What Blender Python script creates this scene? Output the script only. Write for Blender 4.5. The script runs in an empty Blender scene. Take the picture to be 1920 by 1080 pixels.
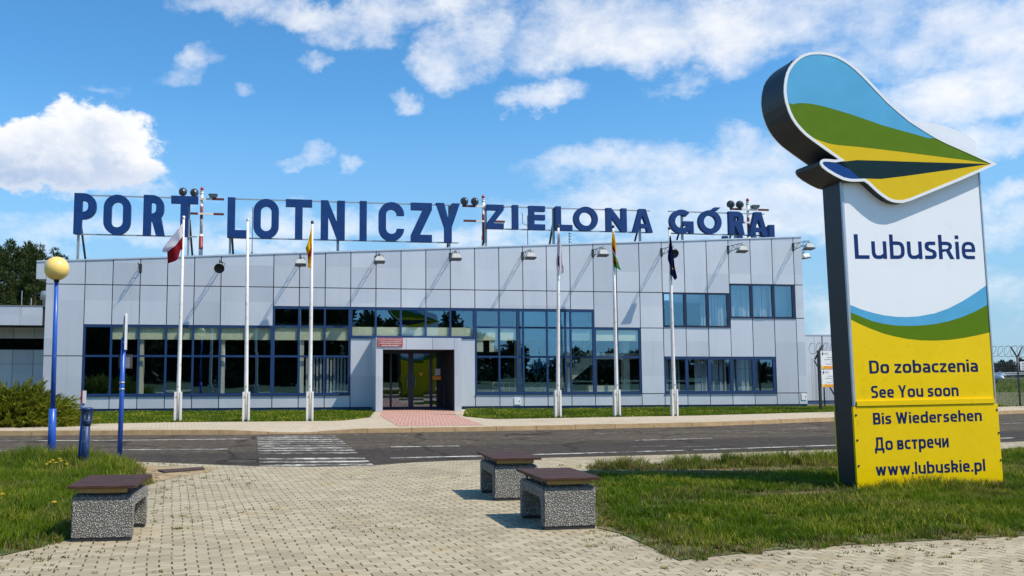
import bpy, bmesh, math, random
import numpy as np
from mathutils import Vector, Matrix
from mathutils.geometry import tessellate_polygon

SC = bpy.context.scene
COL = SC.collection
R = math.radians
# ------------------------------------------------------------------ camera
FPX, PCX, PCY, EYE = 1650.0, 780.0, 540.0, 1.75
PITCH = math.atan(150.0 / FPX)
cam_data = bpy.data.cameras.new("camera")
cam_data.sensor_width = 36.0
cam_data.lens = 36.0 * FPX / 1920.0
cam_data.shift_x = (960.0 - PCX) / 1920.0
cam_data.clip_start = 0.1
cam_data.clip_end = 4000.0
cam = bpy.data.objects.new("camera", cam_data)
COL.objects.link(cam)
cam.location = (0, 0, EYE)
cam.rotation_euler = (math.pi / 2 + PITCH, 0, 0)
SC.camera = cam
# pixel (1920 x 1080 photograph) -> ray, used to survey positions of real objects
_ri = Vector((1, 0, 0))
_fw = Vector((0, math.cos(PITCH), math.sin(PITCH)))
_up = Vector((0, -math.sin(PITCH), math.cos(PITCH)))


def ray(x, y):
    return _ri * ((x - PCX) / FPX) - _up * ((y - PCY) / FPX) + _fw


def G(x, y, z=0.0):                       # point on the level z
    d = ray(x, y)
    t = (z - EYE) / d.z
    return Vector((d.x * t, d.y * t, z))


def AT(x, y, Y):                          # point at the distance Y
    d = ray(x, y)
    t = Y / d.y
    return Vector((d.x * t, Y, EYE + d.z * t))


# ------------------------------------------------------------------ light
SUN_TO = Vector((1.75, -0.90, 2.70)).normalized()
SUN_EL = math.asin(SUN_TO.z)
SUN_AZ = math.atan2(SUN_TO.x, SUN_TO.y)
sun_data = bpy.data.lights.new("sun", 'SUN')
sun_data.energy = 4.6
sun_data.angle = R(0.53)
sun_data.color = (1.0, 0.93, 0.82)
sun = bpy.data.objects.new("sun", sun_data)
COL.objects.link(sun)
sun.location = (20, -10, 40)
sun.rotation_euler = (-SUN_TO).to_track_quat('-Z', 'Y').to_euler()
SC.view_settings.view_transform = 'Standard'
SC.view_settings.look = 'None'
SC.view_settings.exposure = 0.2
SC.view_settings.gamma = 1.0
SKY_STRENGTH = 0.115


class NB:
    """tiny node builder"""
    def __init__(self, nt):
        self.nt = nt
        self.L = nt.links

    def node(self, kind, **kw):
        n = self.nt.nodes.new(kind)
        for k, v in kw.items():
            setattr(n, k, v)
        return n

    def put(self, sock, v):
        if isinstance(v, bpy.types.NodeSocket):
            self.L.new(v, sock)
        elif v is not None:
            sock.default_value = v

    def m(self, op, a, b=None, c=None, clamp=False):
        n = self.node('ShaderNodeMath', operation=op)
        n.use_clamp = clamp
        for i, v in enumerate((a, b, c)):
            if v is not None:
                self.put(n.inputs[i], v)
        return n.outputs[0]

    def v(self, op, a, b=None, s=None):
        n = self.node('ShaderNodeVectorMath', operation=op)
        self.put(n.inputs[0], a)
        if b is not None:
            self.put(n.inputs[1], b)
        if s is not None:
            self.put(n.inputs['Scale'], s)
        return n.outputs['Value'] if op in ('LENGTH', 'DOT_PRODUCT', 'DISTANCE') else n.outputs[0]

    def xyz(self, x, y, z):
        n = self.node('ShaderNodeCombineXYZ')
        for i, q in enumerate((x, y, z)):
            self.put(n.inputs[i], q)
        return n.outputs[0]

    def sep(self, v):
        n = self.node('ShaderNodeSeparateXYZ')
        self.put(n.inputs[0], v)
        return n.outputs

    def noise(self, vec, scale, detail=4.0, rough=0.55, color=False, dist=0.0):
        n = self.node('ShaderNodeTexNoise')
        if vec is not None:
            self.put(n.inputs['Vector'], vec)
        n.inputs['Scale'].default_value = scale
        n.inputs['Detail'].default_value = detail
        n.inputs['Roughness'].default_value = rough
        n.inputs['Distortion'].default_value = dist
        return n.outputs['Color' if color else 'Fac']

    def mix(self, f, a, b):
        n = self.node('ShaderNodeMix', data_type='RGBA')
        self.put(n.inputs[0], f)
        self.put(n.inputs[6], a if not isinstance(a, tuple) else (*a[:3], 1))
        self.put(n.inputs[7], b if not isinstance(b, tuple) else (*b[:3], 1))
        return n.outputs[2]

    def sstep(self, v, lo, hi):
        n = self.node('ShaderNodeMapRange', interpolation_type='SMOOTHSTEP')
        self.put(n.inputs['Value'], v)
        n.inputs['From Min'].default_value = lo
        n.inputs['From Max'].default_value = hi
        return n.outputs['Result']


# ------------------------------------------------------------------ sky
def make_world():
    w = bpy.data.worlds.new("World")
    SC.world = w
    w.use_nodes = True
    nt = w.node_tree
    for n in list(nt.nodes):
        nt.nodes.remove(n)
    b = NB(nt)
    sky = b.node('ShaderNodeTexSky', sky_type='NISHITA')
    sky.sun_disc = False
    sky.sun_elevation = SUN_EL
    sky.sun_rotation = SUN_AZ
    sky.air_density = 1.0
    sky.dust_density = 0.25
    sky.ozone_density = 2.2
    hs = b.node('ShaderNodeHueSaturation')
    hs.inputs['Saturation'].default_value = 1.12
    hs.inputs['Value'].default_value = 1.0
    nt.links.new(b.v('MULTIPLY', sky.outputs[0], (0.92, 1.25, 1.40)), hs.inputs['Color'])
    tc = b.node('ShaderNodeTexCoord')
    d = b.v('NORMALIZE', tc.outputs['Generated'])
    # ragged edges: the direction is shaken before the clouds' outlines are looked up
    dz = b.v('MULTIPLY', d, (1.0, 1.0, 1.35))
    warp = b.v('SUBTRACT', b.noise(dz, 9.0, 9.0, 0.62, color=True), (0.5, 0.5, 0.5))
    dw = b.v('ADD', d, b.v('SCALE', warp, s=0.105))
    x, y, z = b.sep(dw)
    az = b.m('ARCTAN2', x, y)
    el = b.m('ARCSINE', b.m('MINIMUM', b.m('MAXIMUM', z, -1.0), 1.0))
    blobs = [  # photograph pixel centre, half sizes, strength
        (75, 280, 112, 55, 1.5), (185, 262, 92, 60, 1.5), (70, 312, 175, 36, 1.3), (215, 310, 78, 36, 1.3), (150, 350, 130, 14, .5),
        (430, 2, 110, 20, .6), (560, 16, 140, 34, .8), (700, 22, 140, 44, .85), (640, 62, 60, 26, .5), (860, 0, 130, 34, .75),
        (905, 70, 70, 42, .75), (850, 110, 62, 46, .75), (890, 135, 50, 26, .5), (360, 105, 48, 26, .62), (325, 135, 50, 22, .55), (395, 118, 40, 16, .4), (597, 118, 24, 16, .42), (1000, 190, 80, 24, .85),
        (575, 292, 34, 20, .65), (545, 306, 40, 14, .55), (650, 297, 34, 18, .65), (636, 312, 24, 12, .45), (1100, 60, 150, 75, 1.05), (1200, 70, 120, 70, 1.0),
        (1060, 105, 90, 45, .8), (1290, 150, 46, 20, .55), (1250, 168, 46, 14, .5), (1385, 45, 110, 80, 1.0), (1540, 20, 180, 60, .85), (1660, 90, 120, 45, .7),
        (1780, 60, 170, 60, .95), (1900, 40, 120, 70, .9), (1800, 165, 110, 55, 1.05), (1700, 180, 60, 34, .8), (1890, 150, 90, 50, 1.0),
        (1890, 255, 80, 42, .8), (1080, 320, 105, 36, .75), (1250, 340, 130, 50, .8), (1400, 330, 150, 55, .85), (1395, 265, 60, 26, .6),
        (1485, 412, 62, 30, 1.0), (1180, 400, 230, 45, .75), (1420, 395, 140, 40, .8), (610, 420, 170, 34, .75), (250, 440, 150, 32, .5),
        (880, 450, 120, 24, .8), (480, 470, 160, 20, .8), (100, 430, 130, 30, .45), (300, 370, 90, 18, .45), (1880, 375, 60, 20, .55), (1900, 430, 90, 26, .4),
        (1150, 462, 320, 16, .6), (748, 190, 30, 14, .35), (480, 182, 26, 12, .3), (210, 155, 40, 10, .3),
        (1500, 300, 120, 40, .5), (1700, 560, 200, 40, .45),
    ]
    best = None
    bank = None
    for (px, py, rx, ry, s) in blobs:
        dr = ray(px, py).normalized()
        a0, e0 = math.atan2(dr.x, dr.y), math.asin(dr.z)
        rx, ry = rx / FPX * 1.22, ry / FPX * 1.22
        u = b.m('MULTIPLY', b.m('SUBTRACT', az, a0), 1 / rx)
        v = b.m('MULTIPLY', b.m('SUBTRACT', el, e0), 1 / ry)
        r2 = b.m('MULTIPLY_ADD', u, u, b.m('MULTIPLY', v, v))
        k = b.m('MULTIPLY_ADD', r2, -s, s)
        best = k if best is None else b.m('SMOOTH_MAX', best, k, 0.25)
        if s >= 1.3:          # the one heaped cloud on the left
            bank = k if bank is None else b.m('MAXIMUM', bank, k)
    n1 = b.noise(dz, 15.0, 12.0, 0.66)
    n2 = b.noise(dz, 3.2, 6.0, 0.55)
    # a few clouds elsewhere round the sky, for what the glass mirrors
    _, yy, zz = b.sep(d)
    back = b.sstep(yy, 0.25, -0.2)
    gen = b.m('MULTIPLY_ADD', b.m('SUBTRACT', n2, 0.63), 4.0, b.m('MULTIPLY', b.m('SUBTRACT', back, 1.0), 6.0))
    core = b.m('MAXIMUM', b.m('MAXIMUM', best, gen), -0.9)
    dens = b.m('ADD', core, b.m('MULTIPLY_ADD', b.m('SUBTRACT', n1, 0.5), 2.3, b.m('MULTIPLY', b.m('SUBTRACT', n2, 0.5), 0.5)))
    cum = b.sstep(bank, -0.4, 0.4)
    soft = b.sstep(dens, -0.05, 1.25)
    firm = b.sstep(dens, 0.0, 0.55)
    mask = b.m('ADD', soft, b.m('MULTIPLY', cum, b.m('SUBTRACT', firm, soft)))
    mask = b.m('POWER', mask, 0.8)
    # thick middles are greyer underneath, tops are white: compare with the density a little nearer the sun
    ds = b.v('ADD', dz, b.v('SCALE', tuple(SUN_TO), s=0.035))
    n1s = b.noise(ds, 15.0, 12.0, 0.66)
    relief = b.m('MULTIPLY', b.m('SUBTRACT', n1, n1s), 2.6)
    n3 = b.noise(dz, 5.0, 5.0, 0.55)
    lit = b.m('MULTIPLY_ADD', b.m('SUBTRACT', n3, 0.5), 1.9, b.m('ADD', 0.62, relief), clamp=True)
    thick = b.sstep(dens, 0.5, 1.7)
    shade = b.m('SUBTRACT', 1.0, b.m('MULTIPLY', thick, b.m('SUBTRACT', 1.0, lit)), clamp=True)
    dc = ray(120, 330).normalized()
    foot = b.sstep(b.m('ADD', el, b.m('MULTIPLY', b.m('SUBTRACT', n3, 0.5), 0.06)), math.asin(dc.z) + 0.030, math.asin(dc.z) - 0.012)
    shade = b.m('SUBTRACT', shade, b.m('MULTIPLY', b.m('MULTIPLY', cum, foot), 0.6), clamp=True)
    ccol = b.mix(shade, (3.7, 4.6, 6.2), (7.7, 7.75, 7.9))
    # thin milky haze low over the horizon
    hz = b.sstep(zz, 0.32, 0.02)
    base = b.mix(b.m('MULTIPLY', hz, 0.75), hs.outputs[0], (2.3, 3.7, 5.6))
    thin = b.sstep(b.noise(b.v('MULTIPLY', d, (1.0, 1.0, 2.2)), 6.5, 8.0, 0.65), 0.30, 0.62)
    opac = b.m('MAXIMUM', b.m('MULTIPLY_ADD', thin, 0.42, 0.50), b.m('MULTIPLY', cum, 0.97))
    col = b.mix(b.m('MULTIPLY', mask, opac), base, ccol)
    bg = b.node('ShaderNodeBackground')
    nt.links.new(col, bg.inputs[0])
    bg.inputs[1].default_value = SKY_STRENGTH
    out = b.node('ShaderNodeOutputWorld')
    nt.links.new(bg.outputs[0], out.inputs[0])


make_world()

# ------------------------------------------------------------------ materials
def new_mat(name):
    m = bpy.data.materials.new(name)
    m.use_nodes = True
    nt = m.node_tree
    b = NB(nt)
    return m, b, nt.nodes['Principled BSDF'], nt.nodes['Material Output']


def mat(name, col, rough=0.6, metal=0.0, var=0.12, scale=6.0, bump=0.0, bscale=60.0, dirt=None, dirt_amt=0.0, dirt_scale=3.0, spec=None):
    m, b, p, out = new_mat(name)
    tc = b.node('ShaderNodeTexCoord').outputs['Object']
    n = b.noise(tc, scale, 6.0, 0.6)
    c = b.mix(b.m('MULTIPLY_ADD', n, 2.0, -0.5, clamp=True), tuple(max(0, q * (1 - var)) for q in col), tuple(min(1, q * (1 + var)) for q in col))
    if dirt:
        k = b.m('MULTIPLY', b.sstep(b.noise(tc, dirt_scale, 8.0, 0.68), 0.52, 0.72), dirt_amt)
        c = b.mix(k, c, dirt)
    b.put(p.inputs['Base Color'], c)
    b.put(p.inputs['Roughness'], b.m('MULTIPLY_ADD', n, 0.2, rough - 0.1))
    p.inputs['Metallic'].default_value = metal
    if spec is not None:
        p.inputs['Specular IOR Level'].default_value = spec
    if bump:
        bp = b.node('ShaderNodeBump')
        bp.inputs['Strength'].default_value = bump
        bp.inputs['Distance'].default_value = 0.02
        b.put(bp.inputs['Height'], b.noise(tc, bscale, 4.0, 0.6))
        b.put(p.inputs['Normal'], bp.outputs[0])
    return m


def glass_mat(name, tint, refl, refl_col=(1, 1, 1)):
    m, b, p, out = new_mat(name)
    m.node_tree.nodes.remove(p)
    tr = b.node('ShaderNodeBsdfTransparent')
    tr.inputs[0].default_value = (*tint, 1)
    gl = b.node('ShaderNodeBsdfGlossy')
    gl.inputs['Color'].default_value = (*refl_col, 1)
    gl.inputs['Roughness'].default_value = 0.0
    tc = b.node('ShaderNodeTexCoord').outputs['Object']
    bp = b.node('ShaderNodeBump')
    bp.inputs['Strength'].default_value = 0.05
    bp.inputs['Distance'].default_value = 0.01
    b.put(bp.inputs['Height'], b.noise(tc, 1.3, 2.0, 0.5))
    tx, ty, tz = b.sep(tc)
    wn = b.node('ShaderNodeTexWhiteNoise', noise_dimensions='3D')
    b.put(wn.inputs['Vector'], b.xyz(b.m('FLOOR', tx), 0.0, b.m('FLOOR', b.m('MULTIPLY', tz, 0.85))))
    tilt = b.v('SCALE', b.v('SUBTRACT', wn.outputs['Color'], (0.5, 0.5, 0.5)), s=0.006)
    b.put(gl.inputs['Normal'], b.v('NORMALIZE', b.v('ADD', bp.outputs[0], tilt)))
    lw = b.node('ShaderNodeLayerWeight')
    lw.inputs[0].default_value = 0.5
    mx = b.node('ShaderNodeMixShader')
    b.put(mx.inputs[0], b.m('ADD', b.m('POWER', lw.outputs['Facing'], 7.0), refl, clamp=True))
    b.L.new(tr.outputs[0], mx.inputs[1])
    b.L.new(gl.outputs[0], mx.inputs[2])
    b.L.new(mx.outputs[0], out.inputs[0])
    return m


def panel_mat():
    m, b, p, out = new_mat("silver cladding")
    tc = b.node('ShaderNodeTexCoord').outputs['Object']
    x, y, z = b.sep(tc)
    cell = b.xyz(b.m('FLOOR', x), 0.0, b.m('FLOOR', b.m('MULTIPLY', z, 0.7)))
    wn = b.node('ShaderNodeTexWhiteNoise', noise_dimensions='3D')
    b.put(wn.inputs['Vector'], cell)
    n = b.noise(b.v('MULTIPLY', tc, (1.0, 1.0, 0.25)), 1.1, 7.0, 0.6)
    k = b.m('ADD', b.m('MULTIPLY', wn.outputs['Value'], 0.62), b.m('MULTIPLY', n, 0.5))
    c = b.mix(k, (0.46, 0.485, 0.53), (0.665, 0.685, 0.715))
    streak = b.noise(b.v('MULTIPLY', tc, (5.0, 1.0, 0.35)), 1.0, 5.0, 0.6)
    c = b.mix(b.m('MULTIPLY', b.sstep(streak, 0.54, 0.8), 0.34), c, (0.34, 0.355, 0.37))
    b.put(p.inputs['Base Color'], c)
    p.inputs['Metallic'].default_value = 0.35
    b.put(p.inputs['Roughness'], b.m('MULTIPLY_ADD', n, 0.15, 0.42))
    bp = b.node('ShaderNodeBump')
    bp.inputs['Strength'].default_value = 0.16
    bp.inputs['Distance'].default_value = 0.05
    b.put(bp.inputs['Height'], b.noise(tc, 0.9, 2.0, 0.5))
    b.put(p.inputs['Normal'], bp.outputs[0])
    return m


PAVE_ANG = R(15.5)


def paving_mat(name, ca, cb, bw=0.217, bh=0.103, joint=(0.055, 0.036, 0.022), weeds=0.5, wave=0.24, ang=PAVE_ANG, red=False):
    m, b, p, out = new_mat(name)
    tc = b.node('ShaderNodeTexCoord').outputs['Object']
    x, y, z = b.sep(tc)
    cs, sn = math.cos(ang), math.sin(ang)
    drift = b.v('SUBTRACT', b.noise(tc, 0.8, 3.0, 0.5, color=True), (0.5, 0.5, 0.5))
    dx, dy, _ = b.sep(b.v('SCALE', drift, s=0.07))
    u = b.m('ADD', b.m('MULTIPLY_ADD', x, cs, b.m('MULTIPLY', y, sn)), dx)
    v = b.m('ADD', b.m('MULTIPLY_ADD', x, -sn, b.m('MULTIPLY', y, cs)), dy)
    v = b.m('MULTIPLY', v, 1 / bh)
    u = b.m('MULTIPLY', u, 1 / bw)
    # zigzag course joints of interlocking blocks
    tri = b.m('PINGPONG', b.m('MULTIPLY', u, 1.0), 0.5)
    tri = b.m('MULTIPLY', b.m('SUBTRACT', tri, 0.25), 4.0)
    tri = b.m('MINIMUM', b.m('MAXIMUM', b.m('MULTIPLY', tri, 1.9), -1.0), 1.0)
    vr = b.m('FLOOR', v)
    par = b.m('MODULO', b.m('ABSOLUTE', vr), 2.0)
    vv = b.m('MULTIPLY_ADD', tri, wave, v)
    row = b.m('FLOOR', vv)
    fv = b.m('SUBTRACT', vv, row)
    odd = b.m('MODULO', b.m('ADD', row, 1000.0), 2.0)
    uu = b.m('MULTIPLY_ADD', odd, 0.5, b.m('ADD', u, 0.25))
    colm = b.m('FLOOR', uu)
    fu = b.m('SUBTRACT', uu, colm)
    eu = b.m('MULTIPLY', b.m('MINIMUM', fu, b.m('SUBTRACT', 1.0, fu)), bw)
    ev = b.m('MULTIPLY', b.m('MINIMUM', fv, b.m('SUBTRACT', 1.0, fv)), bh)
    jn = b.noise(tc, 9.0, 5.0, 0.6)
    jw = b.m('MULTIPLY_ADD', jn, 0.014, 0.0012)
    edge = b.m('MINIMUM', b.m('MULTIPLY', eu, 0.75), b.m('MULTIPLY_ADD', ev, 1.2, 0.0035))
    jm = b.m('SUBTRACT', 1.0, b.m('MULTIPLY', edge, b.m('DIVIDE', 1.0, jw)), clamp=True)
    jm = b.sstep(jm, 0.0, 0.55)
    jm = b.m('MULTIPLY', jm, b.m('MULTIPLY_ADD', b.sstep(b.noise(tc, 1.7, 7.0, 0.7), 0.40, 0.60), 0.50, 0.50))
    if red:
        jm = b.m('SUBTRACT', 1.0, b.sstep(b.m('MINIMUM', eu, ev), 0.018, 0.034))
    wn = b.node('ShaderNodeTexWhiteNoise', noise_dimensions='3D')
    b.put(wn.inputs['Vector'], b.xyz(colm, row, 3.0))
    big = b.noise(tc, 0.55, 6.0, 0.6)
    fine = b.noise(tc, 70.0, 5.0, 0.75)
    k = b.m('ADD', b.m('MULTIPLY', wn.outputs['Value'], 0.5), b.m('MULTIPLY_ADD', big, 0.55, b.m('MULTIPLY', fine, 0.45)))
    c = b.mix(b.m('SUBTRACT', k, 0.27, clamp=True), ca, cb)
    speck = b.sstep(b.noise(tc, 160.0, 2.0, 0.6), 0.62, 0.75)
    c = b.mix(b.m('MULTIPLY', speck, 0.3), c, tuple(q * 0.45 for q in ca))
    sand = b.sstep(b.noise(tc, 0.9, 7.0, 0.62), 0.55, 0.72)
    c = b.mix(b.m('MULTIPLY', sand, 0.42), c, (0.42, 0.30, 0.13))
    stain = b.sstep(b.noise(b.v('ADD', tc, (7.0, 3.0, 0.0)), 0.35, 6.0, 0.6), 0.5, 0.75)
    c = b.mix(b.m('MULTIPLY', stain, 0.42), c, tuple(q * 0.55 for q in ca))
    jc = b.mix(b.m('MULTIPLY', b.sstep(b.noise(tc, 1.6, 6.0, 0.65), 0.52, 0.66), weeds), joint, (0.07, 0.085, 0.02))
    c = b.mix(jm, c, jc)
    b.put(p.inputs['Base Color'], c)
    p.inputs['Roughness'].default_value = 0.85
    p.inputs['Specular IOR Level'].default_value = 0.25
    bp = b.node('ShaderNodeBump')
    bp.inputs['Strength'].default_value = 0.55
    bp.inputs['Distance'].default_value = 0.012
    h = b.m('ADD', b.m('MULTIPLY', jm, -1.0), b.m('MULTIPLY_ADD', fine, 0.22, b.m('MULTIPLY', wn.outputs['Value'], 0.3)))
    b.put(bp.inputs['Height'], h)
    b.put(p.inputs['Normal'], bp.outputs[0])
    return m


def asphalt_mat():
    m, b, p, out = new_mat("worn asphalt")
    tc = b.node('ShaderNodeTexCoord').outputs['Object']
    fine = b.noise(tc, 55.0, 5.0, 0.8)
    big = b.noise(tc, 0.45, 6.0, 0.6)
    along = b.noise(b.v('MULTIPLY', tc, (0.12, 1.0, 1.0)), 0.9, 5.0, 0.6)
    c = b.mix(b.m('MULTIPLY_ADD', big, 0.7, b.m('MULTIPLY', along, 0.4)), (0.036, 0.030, 0.023), (0.115, 0.094, 0.070))
    fine2 = b.noise(b.v('MULTIPLY', tc, (1.0, 0.45, 1.0)), 6.0, 10.0, 0.88)
    gr = b.sstep(b.m('MULTIPLY_ADD', fine2, 0.75, b.m('MULTIPLY', fine, 0.25)), 0.50, 0.60)
    worn = b.sstep(b.noise(b.v('MULTIPLY', tc, (0.35, 1.0, 1.0)), 0.8, 7.0, 0.65), 0.45, 0.72)
    c = b.mix(b.m('MULTIPLY', gr, b.m('MULTIPLY_ADD', worn, 0.70, 0.28)), c, (0.34, 0.29, 0.215))
    # the darker strip of newer asphalt along the near lane
    x, y, z = b.sep(tc)
    off = b.m('SUBTRACT', b.m('MULTIPLY_ADD', x, -0.30, y), 17.6)
    off = b.m('ADD', off, b.m('MULTIPLY', b.noise(tc, 0.6, 4.0, 0.5), 0.9))
    band = b.m('MULTIPLY', b.sstep(off, -1.0, -0.4), b.sstep(off, 3.2, 2.2))
    c = b.mix(b.m('MULTIPLY', band, 0.6), c, (0.036, 0.032, 0.031))
    crk = b.node('ShaderNodeTexVoronoi', feature='DISTANCE_TO_EDGE')
    crk.inputs['Scale'].default_value = 0.28
    b.put(crk.inputs['Vector'], b.v('ADD', tc, b.v('SCALE', b.noise(tc, 0.9, 5.0, 0.6, color=True), s=1.3)))
    c = b.mix(b.m('MULTIPLY', b.sstep(crk.outputs['Distance'], 0.022, 0.006), 0.7), c, (0.02, 0.018, 0.016))
    oil = b.sstep(b.noise(b.v('ADD', tc, (3.0, 9.0, 0.0)), 0.7, 5.0, 0.6), 0.60, 0.74)
    c = b.mix(b.m('MULTIPLY', oil, 0.45), c, (0.022, 0.020, 0.019))
    b.put(p.inputs['Base Color'], c)
    p.inputs['Roughness'].default_value = 0.95
    p.inputs['Specular IOR Level'].default_value = 0.08
    bp = b.node('ShaderNodeBump')
    bp.inputs['Strength'].default_value = 0.5
    bp.inputs['Distance'].default_value = 0.01
    b.put(bp.inputs['Height'], fine)
    b.put(p.inputs['Normal'], bp.outputs[0])
    return m


def paint_mat(name="worn road paint", amount=0.66):
    m, b, p, out = new_mat(name)
    tc = b.node('ShaderNodeTexCoord').outputs['Object']
    n = b.noise(tc, 5.0, 10.0, 0.82)
    n2 = b.noise(tc, 0.8, 4.0, 0.6)
    k = b.sstep(b.m('MULTIPLY_ADD', n2, 0.5, n), amount, amount + 0.22)
    c = b.mix(k, (0.075, 0.064, 0.052), (0.62, 0.59, 0.50))
    b.put(p.inputs['Base Color'], c)
    p.inputs['Roughness'].default_value = 0.8
    return m


def soil_mat(name, straw):
    m, b, p, out = new_mat(name)
    tc = b.node('ShaderNodeTexCoord').outputs['Object']
    n = b.noise(tc, 1.2, 8.0, 0.65)
    f = b.noise(tc, 40.0, 5.0, 0.7)
    c = b.mix(b.sstep(n, 0.42, 0.66), (0.036, 0.066, 0.009) if straw > .3 else (0.024, 0.044, 0.007), (0.12, 0.10, 0.035) if straw > .3 else (0.042, 0.062, 0.011))
    c = b.mix(b.m('MULTIPLY', b.sstep(f, 0.45, 0.7), straw), c, (0.50, 0.37, 0.15))
    b.put(p.inputs['Base Color'], c)
    p.inputs['Roughness'].default_value = 0.95
    bp = b.node('ShaderNodeBump')
    bp.inputs['Strength'].default_value = 0.8
    bp.inputs['Distance'].default_value = 0.02
    b.put(bp.inputs['Height'], f)
    b.put(p.inputs['Normal'], bp.outputs[0])
    return m


def leaf_mat(name, ca, cb, scale=0.5, trans=0.25, attr=None):
    m, b, p, out = new_mat(name)
    tc = b.node('ShaderNodeTexCoord').outputs['Object']
    if attr:
        a = b.node('ShaderNodeAttribute')
        a.attribute_name = attr
        c = a.outputs['Color']
    else:
        n = b.noise(tc, scale, 5.0, 0.6)
        f = b.noise(tc, scale * 14, 3.0, 0.6)
        c = b.mix(b.m('MULTIPLY_ADD', b.m('ADD', n, f), 1.6, -1.1, clamp=True), ca, cb)
    b.put(p.inputs['Base Color'], c)
    p.inputs['Roughness'].default_value = 0.6
    p.inputs['Specular IOR Level'].default_value = 0.25
    tl = b.node('ShaderNodeBsdfTranslucent')
    b.put(tl.inputs[0], c)
    mx = b.node('ShaderNodeMixShader')
    mx.inputs[0].default_value = trans
    b.L.new(p.outputs[0], mx.inputs[1])
    b.L.new(tl.outputs[0], mx.inputs[2])
    b.L.new(mx.outputs[0], out.inputs[0])
    return m


def aggregate_mat():
    m, b, p, out = new_mat("exposed pebble concrete")
    tc = b.node('ShaderNodeTexCoord').outputs['Object']
    vo = b.node('ShaderNodeTexVoronoi')
    vo.inputs['Scale'].default_value = 58.0
    vo.inputs['Randomness'].default_value = 1.0
    b.put(vo.inputs['Vector'], b.v('ADD', tc, b.v('SCALE', b.noise(tc, 30.0, 3.0, 0.6, color=True), s=0.02)))
    dist = vo.outputs['Distance']
    rnd = b.sep(vo.outputs['Color'])[0]
    c = b.mix(rnd, (0.30, 0.27, 0.22), (0.86, 0.83, 0.76))
    c = b.mix(b.sstep(dist, 0.36, 0.58), c, (0.15, 0.14, 0.12))
    c = b.mix(b.m('MULTIPLY', b.sstep(b.noise(tc, 5.0, 5.0, 0.6), 0.5, 0.75), 0.3), c, (0.20, 0.19, 0.15))
    b.put(p.inputs['Base Color'], c)
    p.inputs['Roughness'].default_value = 0.8
    bp = b.node('ShaderNodeBump')
    bp.inputs['Strength'].default_value = 1.0
    bp.inputs['Distance'].default_value = 0.06
    b.put(bp.inputs['Height'], b.m('MULTIPLY', b.m('SUBTRACT', 0.65, dist, clamp=True), b.m('MULTIPLY_ADD', rnd, 0.8, 0.6)))
    b.put(p.inputs['Normal'], bp.outputs[0])
    return m


def wood_mat(name, ca, cb):
    m, b, p, out = new_mat(name)
    tc = b.node('ShaderNodeTexCoord').outputs['Object']
    n = b.noise(b.v('MULTIPLY', tc, (1.0, 14.0, 14.0)), 4.0, 6.0, 0.65)
    c = b.mix(b.sstep(n, 0.3, 0.7), ca, cb)
    c = b.mix(b.m('MULTIPLY', b.sstep(b.noise(tc, 22.0, 5.0, 0.7), 0.62, 0.74), 0.6), c, (0.16, 0.10, 0.07))
    b.put(p.inputs['Base Color'], c)
    p.inputs['Roughness'].default_value = 0.6
    p.inputs['Specular IOR Level'].default_value = 0.25
    bp = b.node('ShaderNodeBump')
    bp.inputs['Strength'].default_value = 0.35
    bp.inputs['Distance'].default_value = 0.006
    b.put(bp.inputs['Height'], n)
    b.put(p.inputs['Normal'], bp.outputs[0])
    return m


def banded_mat(name, bands, rough=0.5):
    """paint bands by height of the object itself: [(z, colour), ...] upwards"""
    m, b, p, out = new_mat(name)
    tc = b.node('ShaderNodeTexCoord').outputs['Object']
    z = b.sep(tc)[2]
    c = b.mix(0.0, bands[0][1], bands[0][1])
    for zz, q in bands[1:]:
        c = b.mix(b.m('GREATER_THAN', z, zz), c, q)
    rust = b.sstep(b.noise(tc, 7.0, 7.0, 0.7), 0.58, 0.72)
    c = b.mix(b.m('MULTIPLY', rust, 0.35), c, (0.24, 0.12, 0.07))
    b.put(p.inputs['Base Color'], c)
    p.inputs['Roughness'].default_value = rough
    return m


NAVY = (0.012, 0.040, 0.125)
MT = {}
MT['panel'] = panel_mat()
MT['gap'] = mat("shadow gap backing", (0.02, 0.02, 0.025), 0.8)
MT['plinth'] = mat("blue plinth render", (0.022, 0.072, 0.18), 0.7, var=0.2, dirt=(0.10, 0.11, 0.12), dirt_amt=0.35)
MT['frame'] = mat("blue aluminium frame", (0.010, 0.040, 0.125), 0.4, var=0.1)
MT['darkframe'] = mat("dark navy aluminium frame", (0.010, 0.020, 0.055), 0.4, var=0.1)
MT['glass'] = glass_mat("coated window glass", (0.97, 0.99, 0.975), 0.20, (0.44, 0.74, 1.0))
MT['doorglass'] = glass_mat("door glass", (0.62, 0.66, 0.68), 0.22, (0.66, 0.78, 0.88))
MT['cream'] = mat("cream plaster", (0.84, 0.80, 0.55), 0.8, var=0.08)
MT['cream2'] = mat("pale interior column", (0.76, 0.73, 0.56), 0.7, var=0.06)
MT['blind'] = mat("pale vertical blinds", (0.46, 0.50, 0.56), 0.8, var=0.1)
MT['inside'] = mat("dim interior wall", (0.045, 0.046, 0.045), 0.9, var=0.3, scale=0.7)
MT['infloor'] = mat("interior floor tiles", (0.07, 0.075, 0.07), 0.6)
MT['roof'] = mat("grey roofing felt", (0.18, 0.18, 0.18), 0.9)
MT['coping'] = mat("pale metal coping", (0.62, 0.65, 0.70), 0.4, metal=0.4)
MT['letter'] = mat("navy enamel letter", (0.007, 0.042, 0.160), 0.5, var=0.18, scale=3.0, spec=0.25)
MT['steel'] = mat("galvanised steel", (0.42, 0.43, 0.44), 0.45, metal=0.6, dirt=(0.2, 0.12, 0.07), dirt_amt=0.5)
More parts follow.
